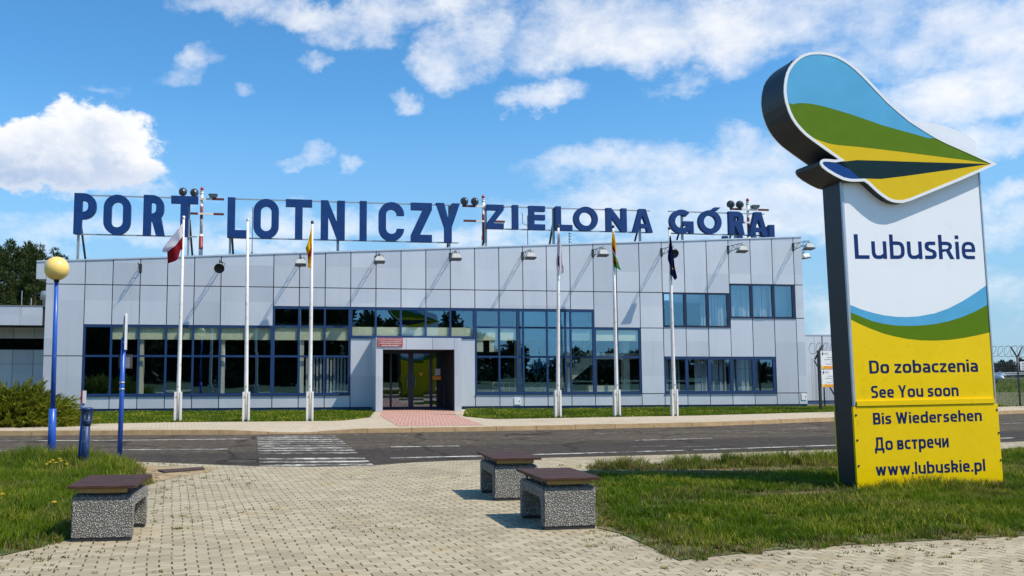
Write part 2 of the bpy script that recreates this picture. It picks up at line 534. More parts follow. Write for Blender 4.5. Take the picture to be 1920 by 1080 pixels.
MT['dark'] = mat("dark steel", (0.025, 0.025, 0.028), 0.5, var=0.3)
MT['black'] = mat("black plastic", (0.012, 0.012, 0.013), 0.5)
MT['lampwhite'] = mat("off white lamp housing", (0.60, 0.59, 0.54), 0.5, var=0.1, dirt=(0.2, 0.18, 0.15), dirt_amt=0.5, dirt_scale=8)
MT['lampgrey'] = mat("grey lamp housing", (0.10, 0.105, 0.11), 0.35, metal=0.5)
MT['polewhite'] = mat("white painted pole", (0.74, 0.72, 0.67), 0.45, var=0.06, dirt=(0.33, 0.19, 0.10), dirt_amt=0.7, dirt_scale=5)
MT['polebase'] = mat("white painted channel base", (0.72, 0.70, 0.65), 0.5, var=0.06, dirt=(0.30, 0.18, 0.10), dirt_amt=0.8, dirt_scale=6)
MT['blue'] = mat("bright blue paint", (0.018, 0.090, 0.42), 0.35, var=0.1, dirt=(0.10, 0.18, 0.36), dirt_amt=0.5, dirt_scale=8)
MT['blue2'] = mat("dull blue paint", (0.009, 0.034, 0.115), 0.5, var=0.15, dirt=(0.18, 0.20, 0.22), dirt_amt=0.7, dirt_scale=7)
MT['globe'] = mat("yellowed opal globe", (0.90, 0.62, 0.17), 0.25, var=0.05, dirt=(0.45, 0.30, 0.10), dirt_amt=0.3, dirt_scale=5)
MT['plaza'] = paving_mat("grey beige interlocking paving", (0.265, 0.215, 0.135), (0.50, 0.432, 0.292))
MT['walk'] = paving_mat("pale interlocking paving", (0.42, 0.34, 0.235), (0.57, 0.48, 0.35), weeds=0.15, joint=(0.22, 0.17, 0.11))
MT['redwalk'] = paving_mat("red and cream interlocking paving", (0.33, 0.095, 0.085), (0.46, 0.17, 0.14), bw=0.34, bh=0.20, weeds=0.0, joint=(0.58, 0.48, 0.36), wave=0.2, red=True)
MT['kerb'] = mat("ochre concrete kerb", (0.40, 0.265, 0.13), 0.85, var=0.25, scale=5, bump=0.4)
MT['asphalt'] = asphalt_mat()
MT['paint'] = paint_mat()
MT['paintworn'] = paint_mat("badly worn road paint", 0.76)
MT['soil'] = soil_mat("lawn soil", 0.5)
MT['field'] = soil_mat("far field turf", 0.15)
MT['straw'] = soil_mat("dry cut grass", 0.95)
MT['sand'] = mat('sandy soil', (0.34, 0.24, 0.13), 0.95, var=0.45, scale=3.0, bump=0.6, bscale=40, dirt=(0.10, 0.075, 0.04), dirt_amt=0.8, dirt_scale=2.0)
MT['grass'] = leaf_mat("grass blades", None, None, attr="tint", trans=0.4)
MT['aggregate'] = aggregate_mat()
MT['seatwood'] = wood_mat("red brown stained planks", (0.034, 0.017, 0.011), (0.084, 0.039, 0.027))
MT['batten'] = mat("bare wooden batten", (0.28, 0.19, 0.06), 0.8, var=0.2)
MT['signdark'] = mat("dark grey sign body", (0.030, 0.032, 0.035), 0.42, metal=0.3, var=0.15)
MT['signwhite'] = mat("white sign panel", (0.87, 0.88, 0.89), 0.3, var=0.03, scale=0.9, dirt=(0.62, 0.62, 0.60), dirt_amt=0.3, dirt_scale=1.6)
MT['rimwhite'] = mat("white sign rim", (0.84, 0.84, 0.83), 0.35, var=0.03)
MT['alu'] = mat("aluminium profile", (0.45, 0.49, 0.54), 0.4, metal=0.5)
MT['yellow'] = mat("yellow sign panel", (0.90, 0.60, 0.003), 0.22, bump=0.10, bscale=1.6, var=0.05, spec=0.3, scale=1.5, dirt=(0.55, 0.36, 0.01), dirt_amt=0.35, dirt_scale=9)
MT['yellow2'] = mat("deep yellow sign film", (0.74, 0.50, 0.006), 0.4, var=0.03, spec=0.2)
MT['skyfilm'] = mat("sky blue sign film", (0.10, 0.40, 0.64), 0.4, var=0.08, scale=2.5, spec=0.25)
MT['greenfilm'] = mat("leaf green sign film", (0.105, 0.195, 0.002), 0.45, var=0.06, spec=0.15)
MT['darkgreen'] = mat("bottle green sign film", (0.004, 0.022, 0.024), 0.4, var=0.1, spec=0.2)
MT['navyfilm'] = mat("navy sign film", (0.008, 0.055, 0.230), 0.4, var=0.06, spec=0.2)
MT['text'] = mat("dark blue lettering", (0.006, 0.018, 0.085), 0.5, var=0.05, spec=0.15)
MT['logotext'] = mat("navy lettering", (0.007, 0.033, 0.150), 0.5, var=0.05, spec=0.15)
MT['redsign'] = mat("red enamel plate", (0.34, 0.012, 0.016), 0.4, var=0.1)
MT['white'] = mat("white paint", (0.78, 0.77, 0.74), 0.5, var=0.04)
MT['orange'] = mat("orange print", (0.80, 0.30, 0.02), 0.5, var=0.05)
MT['brightyellow'] = mat("yellow print", (0.80, 0.60, 0.03), 0.5, var=0.05)
MT['greytext'] = mat("grey print", (0.25, 0.26, 0.29), 0.6)
MT['flagwhite'] = leaf_mat("white flag cloth", (0.77, 0.737, 0.77), (0.945, 0.9045, 0.945), 3.0, trans=0.35)
MT['flagred'] = leaf_mat("red flag cloth", (0.352, 0.0132, 0.0242), (0.432, 0.0162, 0.0297), 3.0, trans=0.35)
MT['flagyellow'] = leaf_mat('yellow flag cloth', (0.85, 0.56, 0.01), (0.95, 0.68, 0.02), 3.0, trans=0.4)
MT['flaggreen'] = leaf_mat('green flag cloth', (0.07, 0.34, 0.08), (0.09, 0.42, 0.10), 3.0, trans=0.4)
MT['flagblue'] = leaf_mat('navy flag cloth', (0.010, 0.014, 0.085), (0.018, 0.026, 0.15), 3.0, trans=0.35)
MT['flagblack'] = mat("black print on cloth", (0.02, 0.02, 0.03), 0.8)
MT['bark'] = mat("pine bark", (0.10, 0.065, 0.04), 0.9, var=0.35, scale=4, bump=0.6, bscale=12)
MT['needles'] = leaf_mat("pine needles", (0.018, 0.034, 0.006), (0.058, 0.082, 0.014), 0.4)
MT['farneedles'] = leaf_mat("distant pine needles", (0.020, 0.036, 0.022), (0.045, 0.062, 0.035), 0.15)
MT['mirrorneedles'] = leaf_mat("dense pine needles", (0.010, 0.020, 0.007), (0.034, 0.050, 0.014), 0.3)
MT['juniper'] = leaf_mat("juniper scales", (0.075, 0.105, 0.006), (0.30, 0.30, 0.022), 1.6)
MT['petal'] = mat("dandelion yellow", (0.80, 0.56, 0.02), 0.6)
MT['stemgreen'] = mat("flower stem", (0.10, 0.16, 0.03), 0.6)
MT['drain'] = mat("rusty drain grate", (0.060, 0.035, 0.028), 0.8, var=0.3)
MT['mesh'] = mat("fence wire", (0.11, 0.115, 0.12), 0.5, metal=0.4)
MT['glider'] = mat("white gel coat", (0.82, 0.84, 0.85), 0.25, var=0.03)
MT['redmark'] = mat("red reflector", (0.50, 0.03, 0.02), 0.4)
MT['slab'] = mat("old brown brick", (0.30, 0.15, 0.09), 0.85, var=0.2)


# ------------------------------------------------------------------ object helpers
def tag(o, label=None, cat=None, group=None, kind=None):
    if label:
        o['label'] = label
    if cat:
        o['category'] = cat
    if group:
        o['group'] = group
    if kind:
        o['kind'] = kind
    return o


def empty(name, loc=(0, 0, 0), rz=0.0, label=None, cat=None, group=None):
    o = bpy.data.objects.new(name, None)
    o.empty_display_size = 0.2
    COL.objects.link(o)
    o.location = loc
    o.rotation_euler = (0, 0, rz)
    return tag(o, label, cat, group)


def link_mesh(name, me, m, parent=None, smooth=False):
    mats = m if isinstance(m, (list, tuple)) else [m]
    for q in mats:
        me.materials.append(q)
    if smooth:
        me.polygons.foreach_set('use_smooth', [True] * len(me.polygons))
    o = bpy.data.objects.new(name, me)
    COL.objects.link(o)
    if parent is not None:
        o.parent = parent
    return o


class MB:
    def __init__(self):
        self.bm = bmesh.new()

    def box(self, x0, x1, y0, y1, z0, z1, mi=0, M=None, bevel=0.0):
        vs = [Vector((x, y, z)) for x in (x0, x1) for y in (y0, y1) for z in (z0, z1)]
        if M is not None:
            vs = [M @ v for v in vs]
        b = [self.bm.verts.new(v) for v in vs]
        fs = [(0, 1, 3, 2), (4, 6, 7, 5), (0, 4, 5, 1), (2, 3, 7, 6), (0, 2, 6, 4), (1, 5, 7, 3)]
        out = []
        for f in fs:
            q = self.bm.faces.new([b[i] for i in f])
            q.material_index = mi
            out.append(q)
        if bevel:
            es = list({e for q in out for e in q.edges})
            bmesh.ops.bevel(self.bm, geom=es, offset=bevel, segments=2, affect='EDGES', profile=0.6)
        return self

    def tube(self, pts, r, n=10, mi=0, caps=True):
        pts = [Vector(p) for p in pts]
        rs = r if isinstance(r, (list, tuple)) else [r] * len(pts)
        rings = []
        prev = None
        for i, p in enumerate(pts):
            t = (pts[min(i + 1, len(pts) - 1)] - pts[max(i - 1, 0)]).normalized()
            if prev is None:
                a = t.orthogonal().normalized()
            else:
                a = (prev - t * prev.dot(t))
                a = a.normalized() if a.length > 1e-6 else t.orthogonal().normalized()
            prev = a
            c = t.cross(a)
            rings.append([self.bm.verts.new(p + (a * math.cos(2 * math.pi * k / n) + c * math.sin(2 * math.pi * k / n)) * rs[i]) for k in range(n)])
        for i in range(len(rings) - 1):
            for k in range(n):
                f = self.bm.faces.new((rings[i][k], rings[i][(k + 1) % n], rings[i + 1][(k + 1) % n], rings[i + 1][k]))
                f.material_index = mi
                f.smooth = n > 6
        if caps:
            f = self.bm.faces.new(rings[0][::-1]); f.material_index = mi
            f = self.bm.faces.new(rings[-1]); f.material_index = mi
        return self

    def lathe(self, prof, n=24, M=None, mi=0):
        """prof = [(r, z)] bottom to top about z"""
        rings = []
        for (r, z) in prof:
            if r < 1e-5:
                v = Vector((0, 0, z))
                rings.append([self.bm.verts.new(M @ v if M is not None else v)])
            else:
                ring = []
                for k in range(n):
                    v = Vector((r * math.cos(2 * math.pi * k / n), r * math.sin(2 * math.pi * k / n), z))
                    ring.append(self.bm.verts.new(M @ v if M is not None else v))
                rings.append(ring)
        for a, c in zip(rings, rings[1:]):
            for k in range(n):
                k2 = (k + 1) % n
                if len(a) == 1 and len(c) == 1:
                    continue
                if len(a) == 1:
                    f = self.bm.faces.new((a[0], c[k2], c[k]))
                elif len(c) == 1:
                    f = self.bm.faces.new((a[k], a[k2], c[0]))
                else:
                    f = self.bm.faces.new((a[k], a[k2], c[k2], c[k]))
                f.smooth = True
                f.material_index = mi
        for rg, rev in ((rings[0], True), (rings[-1], False)):
            if len(rg) > 1:
                f = self.bm.faces.new(rg[::-1] if rev else rg)
                f.material_index = mi
        return self

    def poly(self, loops, y0, y1, mi=0, M=None, mi_side=None):
        """loops in (x, z); outer first, then holes; extruded from y0 (front) to y1 (back)"""
        L3 = [[Vector((p[0], p[1], 0)) for p in lp] for lp in loops]
        tris = tessellate_polygon(L3)
        flat = [p for lp in loops for p in lp]

        def mk(y):
            out = []
            for p in flat:
                v = Vector((p[0], y, p[1]))
                out.append(self.bm.verts.new(M @ v if M is not None else v))
            return out
        A, B = mk(y0), mk(y1)
        for t in tris:
            for S in (A, B):
                try:
                    f = self.bm.faces.new([S[i] for i in t])
                    f.material_index = mi
                except ValueError:
                    pass
        k = 0
        for lp in loops:
            n = len(lp)
            for i in range(n):
                j = (i + 1) % n
                try:
                    f = self.bm.faces.new((A[k + i], A[k + j], B[k + j], B[k + i]))
                    f.material_index = mi if mi_side is None else mi_side
                except ValueError:
                    pass
            k += n
        return self

    def sheet(self, pts, z, mi=0):
        L3 = [[Vector((p[0], p[1], 0)) for p in pts]]
        tris = tessellate_polygon(L3)
        vs = [self.bm.verts.new((p[0], p[1], z if len(p) < 3 else p[2])) for p in pts]
        for t in tris:
            f = self.bm.faces.new([vs[i] for i in t])
            if f.normal.z < 0:
                f.normal_flip()
            f.material_index = mi
        return self

    def build(self, name, m, parent=None, smooth=False, norm=True):
        if norm:
            bmesh.ops.recalc_face_normals(self.bm, faces=self.bm.faces)
        me = bpy.data.meshes.new(name)
        self.bm.to_mesh(me)
        self.bm.free()
        return link_mesh(name, me, m, parent, smooth)


def sheet(name, pts, z, m):
    b = MB()
    b.sheet(pts, z)
    b.bm.normal_update()
    for f in b.bm.faces:
        if f.normal.z < 0:
            f.normal_flip()
    o = b.build(name, m, norm=False)
    o['kind'] = 'structure'
    return o


def arc(cx, cy, r, a0, a1, n=10, ry=None):
    ry = r if ry is None else ry
    return [(cx + r * math.cos(R(a0 + (a1 - a0) * i / n)), cy + ry * math.sin(R(a0 + (a1 - a0) * i / n))) for i in range(n + 1)]


def text_part(name, body, P, y, m, parent, width=None, height=None, bold=0.02, skew=0.0, thick=0.0015):
    """lettering in the (x, z) plane: P = left end of the base line; scaled to width, and to height = height of the capitals"""
    cu = bpy.data.curves.new("lettering", 'FONT')
    cu.body = body
    cu.size = 1.0
    cu.offset = bold
    cu.extrude = 0.5
    cu.resolution_u = 4
    ob = bpy.data.objects.new("lettering", cu)
    COL.objects.link(ob)
    dg = bpy.context.evaluated_depsgraph_get()
    me = bpy.data.meshes.new_from_object(ob.evaluated_get(dg))
    bpy.data.objects.remove(ob)
    bpy.data.curves.remove(cu)
    me.materials.clear()
    n = len(me.vertices)
    co = np.zeros(n * 3)
    me.vertices.foreach_get('co', co)
    co = co.reshape(-1, 3)
    x0, x1 = co[:, 0].min(), co[:, 0].max()
    sx = width / (x1 - x0)
    sz = height / 0.72
    out = np.zeros_like(co)
    out[:, 0] = P[0] + (co[:, 0] - x0) * sx
    out[:, 2] = P[1] + co[:, 1] * sz + (co[:, 0] - x0) * sx * skew
    out[:, 1] = y - (co[:, 2] + 0.5) * thick
    me.vertices.foreach_set('co', out.ravel())
    me.polygons.foreach_set('use_smooth', [False] * len(me.polygons))
    me.update()
    me.name = name
    return link_mesh(name, me, m, parent)


def copy_tree(o, parent=None):
    c = o.copy()
    COL.objects.link(c)
    if parent is not None:
        c.parent = parent
    for ch in list(o.children):
        copy_tree(ch, c)
    return c


# ------------------------------------------------------------------ ground
GZ = 0.12          # level of the pavement and the lawn in front of the terminal
ANG = R(8.9934)
FO = Vector((-12.447, 32.942, 0.0))
FX = Vector((math.cos(ANG), math.sin(ANG), 0))
FN = Vector((math.sin(ANG), -math.cos(ANG), 0))     # out of the facade, towards the road


def FP(x, y, d=0.0):
    """pixel -> (s along the facade, z) on the plane d metres in front of the facade"""
    r = ray(x, y)
    e = Vector((0, 0, EYE))
    t = ((FO + FN * d - e).dot(FN)) / r.dot(FN)
    P = e + r * t
    return (P - FO).dot(FX), P.z


def FW(s, d=0.0, z=0.0):
    return FO + FX * s + FN * d + Vector((0, 0, z))


o = sheet("ground", [(-900, -700), (900, -700), (900, 1600), (-900, 1600)], -0.03, MT['field'])

far_k = [(-3000, 860), (-700, 822), (0, 817), (440, 815), (690, 812), (880, 809), (1080, 805), (1320, 799.5), (1565, 790), (1720, 783), (1900, 776), (2300, 762)]
near_k = [(2300, 816), (1900, 829), (1569, 843.3), (1240, 853.5), (1040, 858.5), (840, 864.6), (770, 868), (700, 873.5), (590, 876), (480, 875), (300, 868), (0, 858), (-900, 838)]
FAR = [G(*p) for p in far_k]
NEAR = [G(*p) for p in near_k]
FAR[0] = Vector((-70, 17, 0)); FAR[-1] = FAR[-2] + (FAR[-2] - FAR[-3]).normalized() * 60
NEAR[-1] = Vector((-70, 6, 0)); NEAR[0] = NEAR[1] + (NEAR[1] - NEAR[2]).normalized() * 60
sheet("road", [(p.x, p.y) for p in FAR] + [(p.x, p.y) for p in NEAR], 0.0, MT['asphalt'])
# paved square in front of the road (runs on behind the photographer)
plaza = [(p.x, p.y) for p in NEAR] + [(-70, 1.5), (90, 1.5)]
sheet("plaza_paving", plaza, 0.006, MT['plaza'])


# raised pavement beyond the road, dropped at the crossing
def drop(x):
    c = max(0.0, min(1.0, 1.0 - abs(x + 3.2) / 2.2))
    return GZ - 0.085 * (c * c * (3 - 2 * c))


back_px = [(-700, 806), (100, 796), (340, 791.5), (560, 790), (640, 789), (672, 786), (694, 781)]
back2_px = [(868, 780.5), (895, 783.5), (922, 786), (1040, 784), (1180, 781.5), (1315, 779), (1566, 772), (1720, 767), (1900, 762), (2300, 752)]
kerb_line = []
for i in range(len(FAR) - 1):
    a, c = FAR[i], FAR[i + 1]
    nseg = max(1, int((c - a).length / 0.4))
    for k in range(nseg):
        kerb_line.append(a.lerp(c, k / nseg))
kerb_line.append(FAR[-1])
bm = bmesh.new()
inner = []
for i, p in enumerate(kerb_line):
    t = (kerb_line[min(i + 1, len(kerb_line) - 1)] - kerb_line[max(i - 1, 0)]).normalized()
    nrm = Vector((-t.y, t.x, 0))
    inner.append((p, p + nrm * 0.13, nrm))
kb = MB()
acc = 0.0
for i in range(len(inner) - 1):
    p, q, n0 = inner[i]
    p2, q2, n1 = inner[i + 1]
    acc += (p2 - p).length
    gap = 0.012 if acc > 1.0 else 0.0
    if gap:
        acc = 0.0
    e = p2 - (p2 - p).normalized() * gap
    eq = q2 - (p2 - p).normalized() * gap
    h0, h1 = drop(p.x) + 0.004, drop(p2.x) + 0.004
    jit = random.Random(i // 3).uniform(-0.006, 0.006)
    vs = [kb.bm.verts.new(v) for v in (
        (p.x, p.y, -0.02), (e.x, e.y, -0.02), (p.x + n0.x * .012, p.y + n0.y * .012, h0 + jit), (e.x + n1.x * .012, e.y + n1.y * .012, h1 + jit),
        (q.x, q.y, h0 + jit), (eq.x, eq.y, h1 + jit), (q.x, q.y, -0.02), (eq.x, eq.y, -0.02))]
    for f in ((0, 1, 3, 2), (2, 3, 5, 4), (4, 5, 7, 6), (0, 2, 4, 6), (1, 7, 5, 3)):
        kb.bm.faces.new([vs[k] for k in f])
o = kb.build("kerb", MT['kerb'])
o['kind'] = 'structure'
# pavement sheet: strip from the kerb's back edge to the lawn line
bl = [G(*p, GZ) for p in back_px] + [G(*p, GZ) for p in back2_px]
bl[0] = Vector((-70, 26, GZ)); bl[-1] = bl[-2] + (bl[-2] - bl[-3]).normalized() * 60


def back_y(x):
    for a, c in zip(bl, bl[1:]):
        if a.x <= x <= c.x:
            return a.y + (c.y - a.y) * (x - a.x) / max(1e-6, c.x - a.x)
    return bl[-1].y


wb = MB()
prev = None
for (p, q, n) in inner:
    if q.x < -60 or q.x > 60:
        continue
    col = []
    yb = back_y(q.x)
    for k, f in enumerate((0.0, 0.12, 0.35, 0.7, 1.0)):
        h = drop(q.x)
        z = h + (GZ - h) * min(1.0, f / 0.35)
        col.append(wb.bm.verts.new((q.x, q.y + (yb - q.y) * f, z)))
    if prev:
        for k in range(4):
            wb.bm.faces.new((prev[k], col[k], col[k + 1], prev[k + 1]))
    prev = col
wb.bm.normal_update()
o = wb.build("pavement", MT['walk'])
o['kind'] = 'structure'
for f in o.data.polygons:
    pass
# lawn strip along the terminal, entrance paving (tan and red)
strip = [(p.x, p.y) for p in bl] + [(60, 60), (-70, 60)]
sheet("terminal_lawn_soil", strip, GZ - 0.01, MT['soil'])
e0, e1, e2, e3 = G(695, 781, GZ), FW(11.0, 0.2), FW(15.0, 0.2), G(869, 780.5, GZ)
sheet("entrance_paving", [(e0.x - .05, e0.y - .25), (e0.x, e0.y), (e1.x, e1.y), (e2.x, e2.y), (e3.x, e3.y), (e3.x + .05, e3.y - .25)], GZ + 0.002, MT['walk'])
rp = [G(712.5, 779.5, GZ), G(747, 799.5, GZ), G(906, 797, GZ), G(856, 779, GZ)]
r0, r1 = FW(11.35, -0.7), FW(14.2, -0.7)
sheet("red_entrance_paving", [(rp[0].x, rp[0].y), (rp[1].x, rp[1].y), (rp[2].x, rp[2].y), (rp[3].x, rp[3].y), (r1.x, r1.y), (r0.x, r0.y)], GZ + 0.006, MT['redwalk'])


# markings
def band(name, pts, w, m):
    b = MB()
    P = [G(*p) for p in pts]
    for a, c in zip(P, P[1:]):
        t = (c - a).normalized()
        nn = Vector((-t.y, t.x, 0)) * w / 2
        b.bm.faces.new([b.bm.verts.new((v.x, v.y, 0.004)) for v in (a - nn, c - nn, c + nn, a + nn)])
    o = b.build(name, m)
    o['kind'] = 'structure'
    return o


mk = MB()


def mark(pts, w):
    P = [G(*p) for p in pts]
    for a, c in zip(P, P[1:]):
        t = (c - a).normalized()
        nn = Vector((-t.y, t.x, 0)) * w / 2
        mk.bm.faces.new([mk.bm.verts.new((v.x, v.y, 0.004)) for v in (a - nn, c - nn, c + nn, a + nn)])


mark([(-600, 832), (0, 826.7), (200, 826), (330, 824.5), (470, 823)], 0.13)
mark([(-120, 846), (13, 845)], 0.13)
mark([(230, 843.6), (427, 842.3)], 0.14)
mark([(733, 838.2), (862, 836.3)], 0.13)
mark([(1190, 826), (1335, 821.8)], 0.13)
mark([(1700, 805), (1830, 799)], 0.13)
mark([(733, 859), (904, 855.2), (1080, 850.3), (1280, 844.6)], 0.16)
mark([(1302, 844), (1563, 835), (1720, 829), (1900, 821)], 0.14)
o = mk.build("road_markings", MT['paint'])
o['kind'] = 'structure'
mk = MB()
mark([(640, 822.5), (760, 821)], 0.10)
mark([(880, 822), (1000, 818.5), (1169, 812)], 0.12)
mark([(1302, 810), (1440, 806), (1566, 801)], 0.12)
mark([(1180, 838), (1250, 836.5)], 0.12)
mark([(1265, 839), (1350, 836)], 0.10)
mark([(429, 864.8), (480, 864)], 0.11)
mark([(1870, 795), (1960, 791)], 0.14)
o = mk.build("faded_road_markings", MT['paintworn'])
o['kind'] = 'structure'
zb = MB()
la, lb_, ra, rb_ = G(482, 816), G(487, 875), G(627, 815.5), G(702, 873)
nbar = 13
for i in range(nbar):
    if i == 3:
        continue
    f0 = (i + 0.02) / nbar
    f1 = (i + 0.52) / nbar
    # count from the near side
    p0, p1 = lb_.lerp(la, f0), lb_.lerp(la, f1)
    q0, q1 = rb_.lerp(ra, f0), rb_.lerp(ra, f1)
    zb.bm.faces.new([zb.bm.verts.new((v.x, v.y, 0.004)) for v in (p0, q0, q1, p1)])
o = zb.build("crossing_markings", paint_mat("scuffed crossing paint", 0.685))
o['kind'] = 'structure'

# ------------------------------------------------------------------ terminal building
TB = empty("terminal_building", FO, ANG, "long silver clad airport terminal with blue framed windows and a roofline rising to one end", "airport terminal")


def part(mb, name, m, parent=None, **kw):
    return mb.build(name, m, parent if parent is not None else TB, **kw)


def par_z(s):
    return 5.72 + 0.0531 * (s + 1.6)


HS = 4.88          # long seam under the parapet course
cells = []         # (s0, s1, z0, z1, slope_top)


def addcol(s0, s1, zs):
    for z0, z1 in zs:
        cells.append((s0, s1, z0, z1))


TOP = -1
addcol(-1.4, -1.0, [(.22, 2.2), (2.2, HS), (HS, TOP)])
addcol(-1.0, 0.0, [(.22, 2.2), (2.2, HS), (HS, TOP)])
for i in range(0, 7):
    addcol(i, i + 1, [(.22, .70), (3.37, HS), (HS, TOP)])
for i in range(7, 10):
    addcol(i, i + 1, [(.22, .70), (4.13, HS), (HS, TOP)])
addcol(10, 11, [(.22, 2.93), (4.13, HS), (HS, TOP)])
for i in range(11, 14):
    addcol(i, i + 1, [(4.13, HS), (HS, TOP)])
addcol(14, 15, [(.22, 2.93), (4.13, HS), (HS, TOP)])
for i in range(15, 20):
    addcol(i, i + 1, [(.22, .70), (4.13, HS), (HS, TOP)])
for i in (20, 21):
    addcol(i, i + 1, [(.22, .70), (3.40, HS), (HS, TOP)])
addcol(22, 23, [(.22, .70), (.70, 3.40), (3.40, HS), (HS, TOP)])
for i in (23, 24, 25):
    addcol(i, i + 1, [(.22, .70), (2.21, 3.46), (HS, TOP)])
for i in (26, 27):
    addcol(i, i + 1, [(.22, .70), (2.21, 3.86), (5.29, TOP)])
addcol(28, 29, [(.22, .70), (.70, 3.86), (5.29, TOP)])
addcol(29, 29.4, [(.22, .70), (.70, 3.86), (3.86, 5.29), (5.29, TOP)])

front, back = MB(), MB()
g = 0.017
rp_ = random.Random(4)
for (s0, s1, z0, z1) in cells:
    j = rp_.uniform(-0.004, 0.004)
    if z1 == TOP:
        a, c = par_z(s0), par_z(s1)
        front.poly([[(s0 + g, z0 + g), (s1 - g, z0 + g), (s1 - g, c - .01), (s0 + g, a - .01)]], 0.0 + j, 0.03)
        back.poly([[(s0, z0), (s1, z0), (s1, c - .03), (s0, a - .03)]], 0.032, 0.22)
    else:
        front.box(s0 + g, s1 - g, 0.0 + j, 0.03, z0 + g, z1 - g)
        back.box(s0, s1, 0.032, 0.22, z0, z1)
# wall over the entrance between the jambs
part(front, "wall_cladding", MT['panel'])
part(back, "wall_core", MT['gap'])
pb = MB()
pb.box(-1.4, 11.0, 0.05, 0.30, -0.05, 0.218)
pb.box(14.4, 29.4, 0.05, 0.30, -0.05, 0.218)
part(pb, "plinth", MT['plinth'])
cp = MB()
cp.poly([[(-1.75, par_z(-1.75) - .012), (29.42, par_z(29.42) - .012), (29.42, par_z(29.42) + .035), (-1.75, par_z(-1.75) + .035)]], -0.03, 0.35)
part(cp, "coping", MT['coping'])
ov = MB()   # short parapet return hanging out over the left end
ov.poly([[(-1.75, 5.06), (-1.402, 5.06), (-1.402, par_z(-1.4) - .014), (-1.75, par_z(-1.75) - .014)]], 0.0, 2.2)
part(ov, "parapet_return", MT['panel'])
# right and left end walls, roof, rear wall
ew = MB()
ew.poly([[(0.225, 0.0), (13.0, 0.0), (13.0, 6.9), (0.225, 7.33)]], 29.36, 29.40, M=Matrix(((0, 1, 0, 0), (1, 0, 0, 0), (0, 0, 1, 0), (0, 0, 0, 1))))
ew.box(-1.398, -1.36, 0.225, 13.0, 0.0, 5.68)
ew.box(-1.355, 29.35, 12.8, 13.0, 0.0, 5.6)
part(ew, "end_wall", MT['panel'])
rf = MB()
rf.poly([[(-1.35, par_z(-1.35) - .55), (29.35, par_z(29.35) - .55), (29.35, par_z(29.35) - .40), (-1.35, par_z(-1.35) - .40)]], 0.23, 12.79)
part(rf, "roof", MT['roof'])
# interior
it = MB()
it.box(-1.34, 29.34, 0.31, 12.7, 0.0, 0.10)
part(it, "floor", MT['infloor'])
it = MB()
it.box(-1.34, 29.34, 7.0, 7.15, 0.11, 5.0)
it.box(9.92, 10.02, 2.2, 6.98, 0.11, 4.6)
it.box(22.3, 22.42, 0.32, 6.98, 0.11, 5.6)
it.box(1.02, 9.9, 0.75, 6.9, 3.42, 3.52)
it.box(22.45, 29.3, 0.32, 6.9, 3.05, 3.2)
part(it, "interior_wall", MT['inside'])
it = MB()
it.box(1.0, 9.98, 0.098, 0.17, 2.83, 3.36)
it.box(10.05, 15.0, 0.098, 0.17, 2.96, 3.36)
it.box(15.02, 22.2, 0.098, 0.17, 2.86, 3.36)
part(it, "bulkhead", MT['cream'])
for s, w, y in ((2.10, .13, .10), (5.12, .13, .10), (8.13, .15, .10), (16.86, .22, .12), (18.92, .20, .12), (20.75, .26, 2.0), (21.6, .26, .5)):
    it = MB()
    it.box(s - w / 2, s + w / 2, y + .08, y + .38, 0.11, 2.825 if s < 9 else 4.6)
    part(it, "column", MT['cream2'])
bl_ = MB()
for k in range(13):
    s = 8.30 + k * 0.135
    bl_.box(s, s + 0.075, 0.40 + 0.03 * (k % 2), 0.415 + 0.03 * (k % 2), 0.72, 2.16)
part(bl_, "vertical_blinds", MT['blind'])
rc = random.Random(9)   # curtains behind the office windows
for (sa, sb, za, zb_) in ((23.1, 23.9, .74, 2.18), (24.55, 25.95, .74, 2.18), (26.1, 27.0, .74, 2.18), (24.9, 25.95, 3.5, 4.85), (26.05, 27.9, 3.9, 5.26), (28.1, 28.9, 3.9, 5.26)):
    s = sa
    cu = MB()
    while s < sb:
        w = rc.uniform(.05, .10)
        cu.box(s, s + w, 0.40 + rc.uniform(0, .06), 0.49, za, zb_)
        s += w + rc.choice((.004, .004, .05))
    part(cu, "curtain", MT['blind'])
# staircase with its railing, behind the glass of the hall
st = MB()
n = 11
sA, sB, zA, zB = FP(985, 735, -0.7)[0], FP(1112, 668, -0.7)[0], 0.11, FP(1110, 662, -0.7)[1]
pts = []
for k in range(n):
    f0, f1 = k / n, (k + 1) / n
    pts += [(sA + (sB - sA) * f0, zA + (zB - zA) * (k + 1) / n), (sA + (sB - sA) * f1, zA + (zB - zA) * (k + 1) / n)]
low = [(sB, zB - .42), (sA + .5, zA), (sA, zA)]
st.poly([pts + low], 0.70, 1.9)
st.box(sB + .002, sB + 2.0, 0.70, 1.9, zB - .25, zB)
stair = part(st, "staircase", mat("pale stone stair", (0.90, 0.87, 0.70), 0.7, var=0.05))
rl = MB()
for hgt in (0.55, 0.95):
    rl.tube([(sA + .1, .72, zA + hgt + .15), (sB, .72, zB + hgt)], 0.018, 6)
for k in range(6):
    f = (k + .3) / 6
    rl.tube([(sA + (sB - sA) * f, .72, zA + (zB - zA) * f), (sA + (sB - sA) * f, .72, zA + (zB - zA) * f + 1.0)], 0.014, 6)
x0, x1 = FP(924, 690, -.6)[0], FP(1005, 690, -.6)[0]
for hgt in (.25, .95, 1.15):
    rl.tube([(x0, .6, hgt), (x1, .6, hgt)], 0.018, 6)
for k in range(9):
    s = x0 + (x1 - x0) * k / 8
    rl.tube([(s, .6, 0.1), (s, .6, 1.15)], 0.014, 6)
part(rl, "stair_railing", MT['cream2'], stair)
ct = MB()
